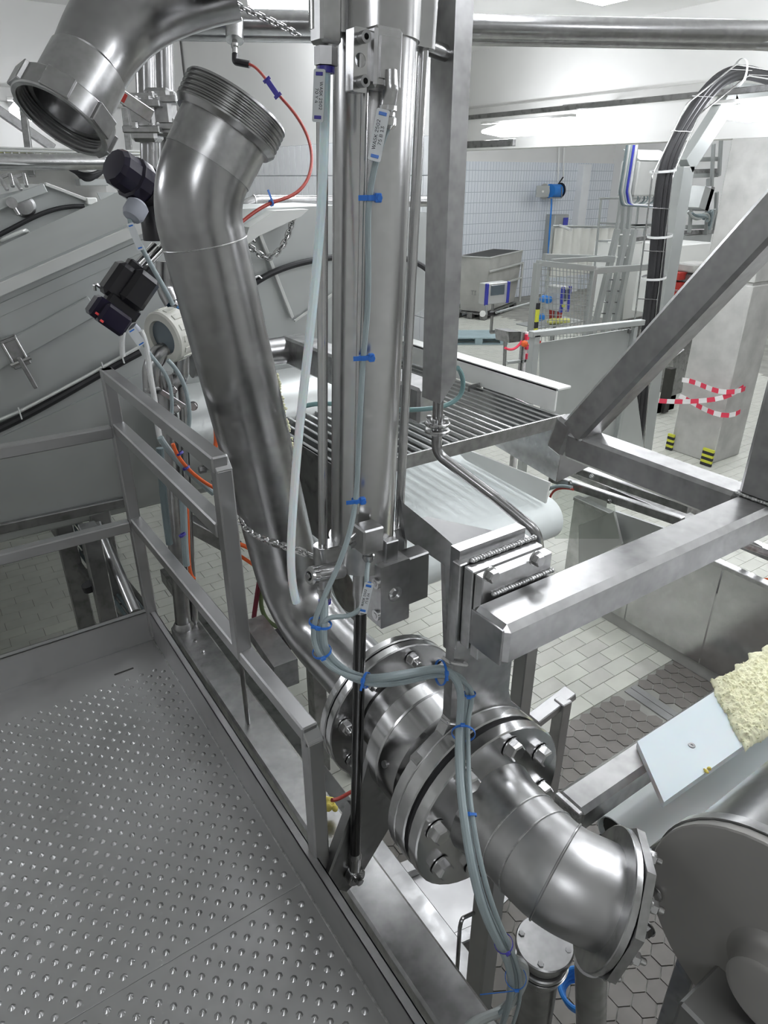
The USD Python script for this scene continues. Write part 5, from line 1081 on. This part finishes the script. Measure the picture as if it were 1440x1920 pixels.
# cable riser with its three black cables
cr = Thing("cable_riser", "wire cable ladder with steel channel rising and bending right near the top", "cable tray")
CY = 4.15; R3 = lambda x, y, o=0: at(x, y, Y=CY+o)
lad = [(1180, 960), (1205, 640), (1243, 330), (1300, 205), (1392, 132), (1500, 150)]
cha = [(1195, 930), (1236, 620), (1284, 312), (1372, 175), (1500, 186)]
chp = bend([R3(*p, .1) for p in cha], .02, 2)
cr.add("channel", cat(*[bar(a, b, .17, .10, up=(0, 1, 0)) for a, b in zip([R3(*p, .12) for p in cha], [R3(*p, .12) for p in cha[1:]])]), "galvanised")
for off in (-20, 18): cr.add("side_wire", tube(bend([R3(x+off*(1 if y > 250 else .6), y+(0 if y > 250 else off*.55), -.08) for x, y in lad], .1), .007, 8), "steel_polished")
for x, y in ((1214, 560), (1226, 470), (1236, 390), (1243, 322), (1278, 245), (1318, 180), (1390, 130), (1424, 140)): cr.add("rung", bar(R3(x-20, y, -.08), R3(x+20, y+2, -.08), .008, .008), "steel_polished")
for k in range(3):
    o = (k-1)*8; lab = ("left", "middle", "right")[k]
    c_, _ = cable("power_cable", f"thick black cable in the cable riser, {lab} of three", [R3(x+o*(1 if y > 250 else .5), y+(0 if y > 250 else o*.8), -.05) for x, y in ((1170, 1000), (1192, 820), (1214, 640), (1232, 480), (1244, 350), (1262, 280), (1300, 210), (1345, 155), (1390, 136), (1440, 146), (1500, 156))], .034, "black_rubber", n=60)
for k, (x, y) in enumerate(((1237, 442), (1243, 320), (1386, 137), (1226, 520))): tie(R3(x, y, -.05), R3(x+3, y-30, -.05)-R3(x, y, -.05) if y > 200 else V(1, -.5, 0), .11, f"white cable tie round the riser's black cables, {('second from the bottom', 'at the lower bend', 'at the top bend', 'lowest')[k]}", tail=.05, mat="cable_white", w=.02)
# sheet-panel gate in front of the hall
gt_ = Thing("panel_gate", "tall grey sheet gate with square frame behind the white splash guard", "gate")
GY2 = 4.0
gt_.add("post", bar(at(1003, 632, Y=GY2)+V(0, 0, .02), V(at(1003, 632, Y=GY2)[0], GY2, .4), .07, .06, up=(0, 1, 0)), "galvanised"); gt_.add("top_bar", bar(at(995, 627, Y=GY2), at(1205, 604, Y=GY2), .06, .05), "galvanised")
gt_.add("panel", slab(((1012, 643), (1178, 617), (1210, 860), (1120, 890), (1015, 800)), V(0, .012, 0), Y=GY2+.02), "machine_paint", smooth=False); gt_.add("post", bar(at(1190, 612, Y=GY2), V(at(1190, 612, Y=GY2)[0], GY2, .3), .05, .05, up=(0, 1, 0)), "galvanised")
gt_.add("hinge_lug", box(at(1180, 621, Y=GY2-.02), (.03, .03, .04), None, .004), "steel_dark"); gt_.add("stop_pin", cyl(at(1012, 641, Y=GY2-.01), at(1012, 641, Y=GY2-.03), .012, 10), "red_paint")
# ================================================================ THE HALL BEHIND
def pallet(name, lab, c, rz, mat, L_=1.2, W_=.8):
    t = Thing(name, lab, "pallet"); R_ = np.array([[math.cos(rz), math.sin(rz), 0], [-math.sin(rz), math.cos(rz), 0], [0, 0, 1]])
    def b(lo, hi, n_): lo, hi = np.array(lo, float), np.array(hi, float); t.add(n_, box(c+((lo+hi)/2)@R_, hi-lo, R_, .006), mat)
    for k in range(5): w = W_/5; b((-L_/2, -W_/2+k*w+.008, .118), (L_/2, -W_/2+(k+1)*w-.008, .145), "deck_board")
    for k in range(3):
        y_ = (-W_/2, -.07, W_/2-.14)[k]; b((-L_/2, y_, 0), (L_/2, y_+.14, .022), "skid")
        for j in range(3): x_ = (-L_/2, -.08, L_/2-.16)[j]; b((x_, y_, .022), (x_+.16, y_+.14, .118), "block")
    return t
pc = sum(at(x, y, Z=.14) for x, y in ((862, 640), (929, 640), (916, 614), (868, 613)))/4
pallet("pallet", "empty blue-grey plastic pallet on the hall floor", V(*pc[:2], 0), math.radians(-34), "pallet_blue")
bq = at(920, 598, Z=0); _e = unit(V(.910, .414, 0)); _o = at(911, 600, Z=0); pallet("pallet", "dark pallet under the grey steel bin", V(*(_o+_e*.93+V(-_e[1], _e[0], 0)*.40)[:2], 0), math.atan2(_e[1], _e[0]), "steel_dark", 2.05, .82)
bn = Thing("steel_bin", "large grey open-topped steel bin on a dark pallet against the tiled wall", "bin")
O_ = at(911, 600, Z=0); zt_ = at(911, 484, Y=O_[1])[2]
k1, k2 = at(995, 465, Z=zt_)-at(911, 484, Z=zt_), at(868, 477, Z=zt_)-at(911, 484, Z=zt_)
E1 = unit(k1); E2 = V(-E1[1], E1[0], 0); BL, BW = min(np.linalg.norm(k1), 2.1), min(abs(k2@E2), 1.6)
bl_ = lambda x, y, z: O_+E1*x+E2*y+V(0, 0, z)
def wall4(x0, x1, y0, y1, z0, z1, tp, th, nm):
    o0 = [(x0+tp, y0+tp), (x1-tp, y0+tp), (x1-tp, y1-tp), (x0+tp, y1-tp)]; o1 = [(x0, y0), (x1, y0), (x1, y1), (x0, y1)]
    for k in range(4):
        a, b = o0[k], o0[(k+1) % 4]; c, d = o1[(k+1) % 4], o1[k]; P = [bl_(*a, z0), bl_(*b, z0), bl_(*c, z1), bl_(*d, z1)]
        ce = bl_((x0+x1)/2, (y0+y1)/2, (z0+z1)/2); n_ = unit(np.cross(P[1]-P[0], P[3]-P[0])); n_ = -n_ if n_@(ce-P[0]) < 0 else n_
        bn.add(nm, poly(P, n_*th), "concrete_bin", smooth=False)
zm_ = .85
wall4(0, BL, 0, BW, zm_, zt_, .03, .02, "wall_panel"); wall4(.03, BL-.03, .03, BW-.03, .16, zm_, .06, .02, "lower_panel")
Rb = np.array([E1, E2, V(0, 0, 1)])
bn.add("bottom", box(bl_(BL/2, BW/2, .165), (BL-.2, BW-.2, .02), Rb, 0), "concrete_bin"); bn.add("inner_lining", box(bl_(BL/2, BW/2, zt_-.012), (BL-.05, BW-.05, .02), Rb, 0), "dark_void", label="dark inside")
for z_ in (zt_-.3, zm_-.1): bn.add("side_rail", bar(bl_(0, -.03, z_), bl_(BL, -.03, z_), .04, .04), "machine_edge")
bn.add("corner_post", bar(bl_(BL, -.03, .15), bl_(BL, -.03, zt_-.28), .05, .05, up=(0, 1, 0)), "machine_edge"); bn.add("rim", cat(bar(bl_(0, 0, zt_), bl_(BL, 0, zt_), .03, .03), bar(bl_(0, 0, zt_), bl_(0, BW, zt_), .03, .03)), "machine_edge")
tm = meshkit.text_mesh("TI", .10, .004); tv = np.array(tm.vertices); bn.add("lettering", T(np.array([bl_(.02-c*1, BW*.55-a, .55+b) for a, b, c in tv]), tm.faces[:, ::-1]), "steel_dark", label="dark lettering TI", smooth=False)
# operator panels
def panel(lab, x0, x1, y0, y1, Y, stand_to, blue=(True, True), depth=.18, yellow=False):
    t = Thing("operator_panel", lab, "control panel"); a, b = at(x0, y1, Y=Y), at(x1, y0, Y=Y); w = b[0]-a[0]
    t.add("case", box2(V(a[0], Y, a[2]), V(b[0], Y+depth, b[2]), .01), "machine_edge"); t.add("screen", box2(V(a[0]+w*.2, Y-.01, a[2]+(b[2]-a[2])*.42), V(b[0]-w*.2, Y+.01, b[2]-(b[2]-a[2])*.1), .004), "screen_grey")
    for k in range(2): x_ = (a[0]-.01, b[0]-.04)[k]; t.add("blue_edge", box2(V(x_, Y-.025, a[2]-.01), V(x_+.05, Y+.03, b[2]+.005), .008), "blue_panel")
    c = V((a[0]+b[0])/2, Y+depth/2, a[2]); e = np.array([c[0], c[1], .9 if stand_to is None else stand_to])
    t.add("stem", cyl(c, e, .025, 12), "steel_dark"); return t, a, b
pa_, a_, b_ = panel("operator panel with dark screen and two blue edges in front of the bin", 910, 955, 528, 572, 8.6, .75)
c = V((a_[0]+b_[0])/2, 8.69, .75); pa_.add("floor_post", cyl(at(946, 680, Y=8.3), at(946, 680, Y=8.3)*V(1, 1, 0), .03, 10), "steel_dark"); pa_.add("foot_bar", tube(bend([c, c+V(0, 0, -.03), at(948, 620, Y=8.3), at(946, 680, Y=8.3)], .05), .03, 12), "steel_dark")
t = Thing("gauge", "small white gauge on a black valve left of the operator panel stand", "gauge"); q = at(904, 588, Y=8.5); t.add("dial", lathe([(0, 0), (.05, 0), (.05, .03), (0, .03)], q, V(-.3, -1, .1), 20), "white_plastic"); t.add("valve", box(at(920, 588, Y=8.5), (.10, .06, .07), None, .01), "black_plastic"); t.add("stem", cyl(at(912, 572, Y=8.5), at(912, 590, Y=8.5), .018, 10), "galvanised"); t.add("pipe", cyl(at(930, 586, Y=8.55), at(995, 568, Y=8.75), .02, 10), "galvanised")
pb_, a_, b_ = panel("operator panel with yellow stop button behind the mesh fence", 1050, 1070, 537, 585, 8.0, 0.0, depth=.35)
pb_.add("stop_button", lathe([(0, 0), (.03, 0), (.03, .03), (0, .04)], at(1055, 573, Y=7.98), V(0, -1, 0), 14), "hazard_yellow")
t = Thing("red_bin", "small red container beside the second operator panel", "container"); t.add("body", slab(((1042, 583), (1055, 581), (1052, 600), (1040, 600)), V(0, .15, 0), Y=8.3), "red_paint", smooth=False)
t = Thing("blue_gloves", "bunch of blue and yellow gloves on a bench behind the fence", "gloves")
for x, y, m_ in ((1020, 560, "hose_blue"), (1028, 562, "hose_blue"), (1015, 595, "hose_blue")):
    s = trimesh.creation.icosphere(2, .09); s.vertices *= V(1, .6, .7); s.apply_translation(at(x, y, Y=8.2)); t.add("glove", s, m_, smooth=60)
for x in (1036, 1048, 1060): s = trimesh.creation.icosphere(2, .10); s.vertices *= V(1.2, .6, .5); s.apply_translation(at(x, 602, Y=8.1)); t.add("yellow_glove", s, "yellow_cable", smooth=60)
t.add("bench", box2(at(1008, 612, Y=8.0)+V(0, 0, -.03), at(1075, 607, Y=8.0)+V(.3, .5, .0), .005), "galvanised"); q = at(1040, 612, Y=8.2); t.add("bench_leg", box2(V(q[0]-.03, 8.2, 0), V(q[0]+.03, 8.26, q[2]-.03), .004), "galvanised")
t = Thing("hazard_post", "thin yellow and black striped post by the mesh fence", "post")
q = at(1008, 568, Y=7.2)
for k in range(9): t.add("stripe", box2(V(q[0]-.03, 7.17, q[2]-.09*(k+1)), V(q[0]+.03, 7.2, q[2]-.09*k), .002), "hazard_yellow" if k % 3 else "ink_black")
t.add("base", box2(V(q[0]-.03, 7.17, 0), V(q[0]+.03, 7.2, q[2]-.81), .002), "galvanised")
# red and white barrier stands by the gate
bs_ = Thing("barrier_stand", "small stand with red and white tape and orange lamp left of the panel gate", "barrier")
for x in (981, 988): bs_.add("post", bar(at(x, 622, Y=4.6), at(x, 622, Y=4.6)*V(1, 1, 0), .03, .03, up=(0, 1, 0)), "tape_white" if x == 988 else "steel_dark")
bs_.add("lamp", lathe([(0, 0), (.03, 0), (.03, .03), (0, .05)], at(982, 644, Y=4.55), V(-.3, -1, 0), 14), "cable_orange"); bs_.add("cross_bar", bar(at(950, 680, Y=4.6), at(985, 676, Y=4.6), .03, .03), "galvanised"); bs_.add("drum", slab(((953, 622), (978, 622), (980, 640), (955, 643)), V(0, .2, 0), Y=5.0), "steel_dark", smooth=False)
bs_.add("tape", tube(spline([at(x, y, Y=4.6) for x, y in ((947, 652), (960, 655), (972, 648), (982, 630))], 20), .012, 6), "tape_red")
for y_ in range(3): bs_.add("tape_mark", box(at(988, 632+y_*18, Y=4.58), (.034, .034, .05), None, .002), "tape_red")
# mesh fence and machines in front of the far wall
def mesh_fence(lab, x0, x1, yt0, yt1, yb0, yb1, Y, n=16, m=14):
    t = Thing("mesh_fence", lab, "fence"); A0, A1, B0, B1 = at(x0, yt0, Y=Y), at(x1, yt1, Y=Y), at(x0, yb0, Y=Y), at(x1, yb1, Y=Y)
    for p, q in ((A0, B0), (A1, B1)): t.add("post", bar(p, V(p[0], Y, 0), .09, .09, up=(0, 1, 0)), "galvanised")
    t.add("top_bar", bar(A0, A1, .08, .08), "galvanised")
    ws = [bar(A0+(A1-A0)*k/n, B0+(B1-B0)*k/n, .008, .008, up=(0, 1, 0), bev=0) for k in range(1, n)]+[bar(A0+(B0-A0)*k/m, A1+(B1-A1)*k/m, .008, .008, bev=0) for k in range(1, m)]
    t.add("wire_mesh", cat(*ws), "galvanised", kind="stuff", smooth=False); return t
mesh_fence("wire mesh fence with square posts left of the conveyor lift", 1008, 1114, 493, 504, 640, 640, 7.4)
t = Thing("conveyor_lift", "steep steel conveyor lift with grey side rails behind the fence", "conveyor"); lyy = 8.2
for x in (1120, 1142, 1160): t.add("side_rail", bar(at(x+38-(x-1120)*.2, 430, Y=lyy), at(x-12, 640, Y=lyy), .10, .08, up=(0, 1, 0)), "galvanised")
for k in range(9): f = k/9; t.add("rung", bar(at(1160-40*f, 440+190*f, Y=lyy+.05), at(1186-42*f, 440+190*f, Y=lyy+.05), .05, .02), "white_plastic" if k < 3 else "steel_dark")
t.add("cross_bar", bar(at(1020, 482, Y=lyy-.3), at(1150, 486, Y=lyy-.3), .08, .10), "galvanised"); t.add("cross_bar", bar(at(1112, 508, Y=lyy-.6), at(1222, 500, Y=lyy-.6), .08, .10), "galvanised"); t.add("cross_bar", bar(at(1035, 490, Y=lyy-.5), at(1130, 484, Y=lyy-.5), .07, .07), "galvanised")
t = Thing("white_curtain", "white plastic strip curtain hanging from a rod behind the mesh fence", "curtain"); yc_ = 11.3
n_ = 34; pts_ = [at(1040+k*(1160-1040)/n_, 428, Y=yc_)+V(0, .05*math.sin(k*1.3), 0) for k in range(n_+1)]
zb_ = at(1040, 520, Y=yc_)[2]
t.add("strip", T(np.vstack([np.array(pts_), np.array(pts_)*V(1, 1, 0)+V(0, 0, zb_), np.array(pts_)+V(0, .02, 0), np.array(pts_)*V(1, 1, 0)+V(0, .02, zb_)]), sum([[[k, k+n_+1, k+n_+2], [k, k+n_+2, k+1], [2*n_+2+k, 2*n_+3+k, 3*n_+4+k], [2*n_+2+k, 3*n_+4+k, 3*n_+3+k]] for k in range(n_)], [])), "curtain_white", smooth=True); t.add("rod", cyl(at(1036, 424, Y=yc_), at(1215, 426, Y=yc_), .025, 10), "galvanised"); t.add("post", cyl(at(1036, 424, Y=yc_), at(1036, 424, Y=yc_)*V(1, 1, 0), .03, 10), "galvanised"); t.add("post", cyl(at(1210, 426, Y=yc_), at(1210, 426, Y=yc_)*V(1, 1, 0), .03, 10), "galvanised"); t.add("end_rod", cyl(at(1050, 423, Y=yc_-.05), at(1070, 431, Y=yc_-.9), .03, 10), "machine_edge")
t = Thing("wall_cabinet", "grey steel wall cabinet with a bright blue door strip under the hose reel", "cabinet"); q0_, q1_ = at(1034, 480, Y=14.2), at(1068, 402, Y=14.2); t.add("case", box2(V(q0_[0], 14.2, q0_[2]), V(q1_[0], 14.57, q1_[2]), .02), "machine_paint"); t.add("door_strip", box2(at(1056, 424, Y=14.18), at(1066, 408, Y=14.18)+V(0, .03, 0), .005), "blue_panel", label="blue strip")
hr = Thing("hose_reel", "wall-mounted reel with bright blue hose on the tiled wall", "hose reel"); hy = 14.2
hr.add("drum", cyl(at(1031, 358, Y=hy), at(1051, 358, Y=hy+.05), .17, 28), "hose_blue"); hr.add("side_disc", disc(at(1020, 359, Y=hy), V(1, 0, 0), .19, .02), "concrete"); hr.add("side_disc", disc(at(1050, 357, Y=hy), V(1, 0, 0), .19, .02), "black_plastic")
hr.add("front_plate", box2(at(1005, 370, Y=hy-.2), at(1031, 348, Y=hy-.2)+V(0, .02, 0), .01), "machine_paint"); hr.add("hub", cyl(at(1018, 359, Y=hy-.2), at(1018, 359, Y=hy-.23), .03, 14), "machine_edge"); hr.add("bracket", cat(bar(at(1031, 371, Y=hy-.2), at(1053, 371, Y=hy-.2), .03, .03), bar(at(1053, 350, Y=hy-.2), at(1053, 371, Y=hy-.2), .03, .03), bar(at(1053, 371, Y=hy-.2), at(1053, 371, Y=hy-.2)*V(1, 0, 1)+V(0, 14.57, 0), .03, .03)), "steel_dark")
hr.add("hose_drop", tube(spline([at(1034, 372, Y=hy), at(1033, 400, Y=hy), at(1030, 440, Y=hy), at(1027, 500, Y=hy), at(1024, 540, Y=hy)], 24), .022, 8), "hose_blue"); hr.add("supply_pipe", cat(cyl(at(1046, 340, Y=hy+.3), at(1049, 270, Y=hy+.3), .02, 10), cyl(at(1056, 338, Y=hy+.3), at(1058, 270, Y=hy+.3), .02, 10)), "white_plastic"); hr.add("crank", bar(at(1047, 345, Y=hy), at(1056, 332, Y=hy), .03, .03), "black_plastic")
eb_ = Thing("electrical_cabinet", "pale steel electrical cabinet high on a frame left of the cable riser", "cabinet"); ey = 8.6; q0_, q1_ = at(1190, 368, Y=ey), at(1250, 302, Y=ey)
eb_.add("case", box2(V(q0_[0], ey, q0_[2]), V(q1_[0]+.3, ey+.4, q1_[2]), .02), "machine_edge"); eb_.add("rain_cover", poly([V(q0_[0], ey, q1_[2]), V(q1_[0]+.3, ey, q1_[2]), V(q1_[0]+.3, ey+.4, q1_[2]+.18), V(q0_[0], ey+.4, q1_[2]+.18)], V(0, 0, .01)), "machine_paint", smooth=False)
for k in range(9): eb_.add("cable_tail", tube(spline([at(1196+k*6, 368, Y=ey+.1), at(1195+k*6, 376, Y=ey+.1), at(1186+k*5, 383, Y=ey+.1), at(1170+k*3, 382, Y=ey+.1)], 12), .014, 6), ("cable_grey", "cable_white", "cable_dark")[k % 3])
for x in (1176, 1187): eb_.add("frame_post", bar(at(x+5, 270, Y=ey+.1), V(at(x, 460, Y=ey+.1)[0], ey+.1, 0), .07, .07, up=(0, 1, 0)), "galvanised")
cu = Thing("conduit_bundle", "bundle of grey, white and blue conduits dropping beside the cabinet", "conduits")
for k, (x, m_) in enumerate(((1166, "cable_dark"), (1170, "machine_edge"), (1174, "cable_grey"), (1179, "blue_panel"), (1184, "cable_white"))): cu.add("conduit", tube(bend([at(x+10, 272, Y=ey-.1), at(x-4, 360, Y=ey-.1), at(x, 384, Y=ey-.1), at(x+70, 388, Y=ey-.1)], .1), .022, 8), m_)
cu.add("carrier_post", bar(at(1178, 276, Y=ey+.02), at(1178, 276, Y=ey+.02)*V(1, 1, 0), .05, .05, up=(0, 1, 0)), "galvanised")
t = Thing("hall_railing", "thin square-tube railing frame in front of the curtain", "railing"); ry = 9.4
for x in (1125, 1160, 1196, 1228): t.add("post", bar(at(x+2, 374, Y=ry), V(at(x-3, 470, Y=ry)[0], ry, .6), .035, .035, up=(0, 1, 0)), "galvanised")
for y0_, y1_ in ((372, 372), (418, 424), (426, 420), (452, 452)): t.add("bar", bar(at(1123, y0_, Y=ry), at(1235, y1_, Y=ry), .035, .035), "galvanised")
t = Thing("white_tank", "white rectangular tank with dark rim seen behind the cable riser", "tank"); t.add("body", box2(V(at(1172, 490, Y=8.9)[0], 8.9, .5), at(1232, 452, Y=8.9)+V(0, .8, 0), .02), "white_plastic"); t.add("rim", bar(at(1180, 450, Y=8.88), at(1234, 444, Y=8.88), .05, .08), "steel_dark"); t.add("stand", box2(V(at(1190, 500, Y=9.2)[0], 9.2, 0), V(at(1220, 500, Y=9.2)[0], 9.4, .5), .01), "steel_dark")
t = Thing("white_tank", "white box tank right of the cable riser, left of the concrete column", "tank"); t.add("body", box2(V(at(1268, 500, Y=7.6)[0], 7.6, .8), at(1335, 454, Y=7.6)+V(0, .8, 0), .02), "white_plastic"); t.add("stand", box2(V(at(1280, 560, Y=7.9)[0], 7.9, 0), V(at(1320, 560, Y=7.9)[0], 8.2, .8), .01), "steel_dark")
mk = Thing("packing_machine", "cluttered machine with tilted dark box and pipes left of the concrete column", "machine"); my = 9.0
mk.add("tilted_box", bar(at(1310, 352, Y=my), at(1298, 392, Y=my), .35, .5, up=(0, 1, 0)), "machine_paint"); mk.add("dark_side", bar(at(1325, 350, Y=my-.1), at(1312, 395, Y=my-.1), .12, .3, up=(0, 1, 0)), "steel_dark")
for y in (300, 322, 330, 426, 436): mk.add("beam", bar(at(1284, y, Y=my), at(1345, y-2, Y=my), .07, .08), "steel_dark" if y in (322, 436) else "galvanised")
for x, y0_, y1_ in ((1296, 395, 436), (1328, 335, 440), (1338, 270, 350), (1352, 262, 330), (1344, 360, 430)): mk.add("upright", bar(at(x, y0_, Y=my-.1), at(x-4, y1_, Y=my-.1), .06, .06, up=(0, 1, 0)), "galvanised")
for k in range(7): mk.add("pipe", tube(spline([at(1290+k*7, 396+k*4, Y=my-.2), at(1305+k*6, 410-k*3, Y=my-.25), at(1330, 395+k*7, Y=my-.2)], 14), .03, 8), ("galvanised", "cable_dark", "cable_grey")[k % 3])
mk.add("base", box2(V(at(1285, 440, Y=my)[0], my, 0), V(at(1335, 440, Y=my)[0], my+.8, at(1300, 440, Y=my)[2]), .01), "machine_paint")
t = Thing("red_stack", "stack of red crates between cable riser and diagonal strut", "crates")
for k in range(5): t.add("crate", box(at(1266+k*.5, 516+k*18, Y=6.6), (.20, .3, .11), None, .008), "red_paint")
t.add("load", box(at(1300, 500, Y=6.5), (.5, .35, .12), None, .02), "concrete"); t.add("load", box(at(1290, 520, Y=6.5), (.3, .3, .14), None, .02), "steel_dark"); q = at(1262, 600, Y=6.6); t.add("stand", box2(V(q[0]-.1, 6.45, 0), V(q[0]+.45, 6.75, q[2]), .01), "steel_dark")
t = Thing("forklift_frame", "dark equipment standing on the floor left of the concrete column", "machine"); fy = 5.6
t.add("mast", bar(at(1258, 690, Y=fy), at(1243, 772, Y=fy), .12, .1, up=(0, 1, 0)), "dark_void"); t.add("body", slab(((1262, 672), (1284, 655), (1280, 735), (1262, 742)), V(0, .4, 0), Y=fy+.2), "steel_dark", smooth=False); t.add("base", box2(at(1226, 775, Y=fy)*V(1, 1, 0)+V(0, 0, .02), at(1268, 740, Y=fy), .02), "dark_void")
# barrier tape round the column
def btape(lab, pix, Y_, w=.055):
    p = spline([at(x, y, X=xx) if xx else at(x, y, Y=Y_) for x, y, xx in pix], 46); t = Thing("barrier_tape", lab, "tape")
    L_ = np.r_[0, np.cumsum(np.linalg.norm(np.diff(p, axis=0), axis=1))]; step = .085
    for s_ in range(int(L_[-1]/step)):
        a, b = s_*step, (s_+1)*step; k = [i for i in range(len(p)) if a <= L_[i] <= b]
        pa = np.array([np.interp([a, b], L_, p[:, j]) for j in range(3)]).T
        t.add("stripe", bar(pa[0], pa[1], .004, w, up=V(0, 0, 1), bev=0), "tape_red" if s_ % 2 else "tape_white", smooth=False)
btape("red and white barrier tape round the column, uppermost", [(1279, 712, 7.4), (1310, 720, 7.4), (1345, 733, 7.35), (1372, 735, 7.4), (1398, 728, 7.6)], None)
btape("red and white barrier tape stretched from the left to the column, middle", [(1222, 750, 6.9), (1270, 753, 7.1), (1330, 750, 7.3), (1365, 742, 7.4), (1398, 722, 7.6)], None)
btape("red and white barrier tape sagging lowest on the column", [(1274, 742, 7.4), (1300, 756, 7.4), (1340, 775, 7.35), (1365, 779, 7.4), (1390, 770, 7.6)], None)
for k, (x, y, lab) in enumerate(((1262, 827, "yellow and black hazard mark at the column's left foot"), (1331, 856, "yellow and black hazard mark at the column's front foot"))):
    t = Thing("hazard_mark", lab, "marking"); q = at(x, y+14, Z=0)
    for j in range(6): t.add("stripe", box(V(q[0]-.09, q[1], .02+.035*j), (.03, .09+.05*k, .033), None, .002), "hazard_yellow" if j % 2 else "ink_black", smooth=False)

for t in THINGS: t.write()
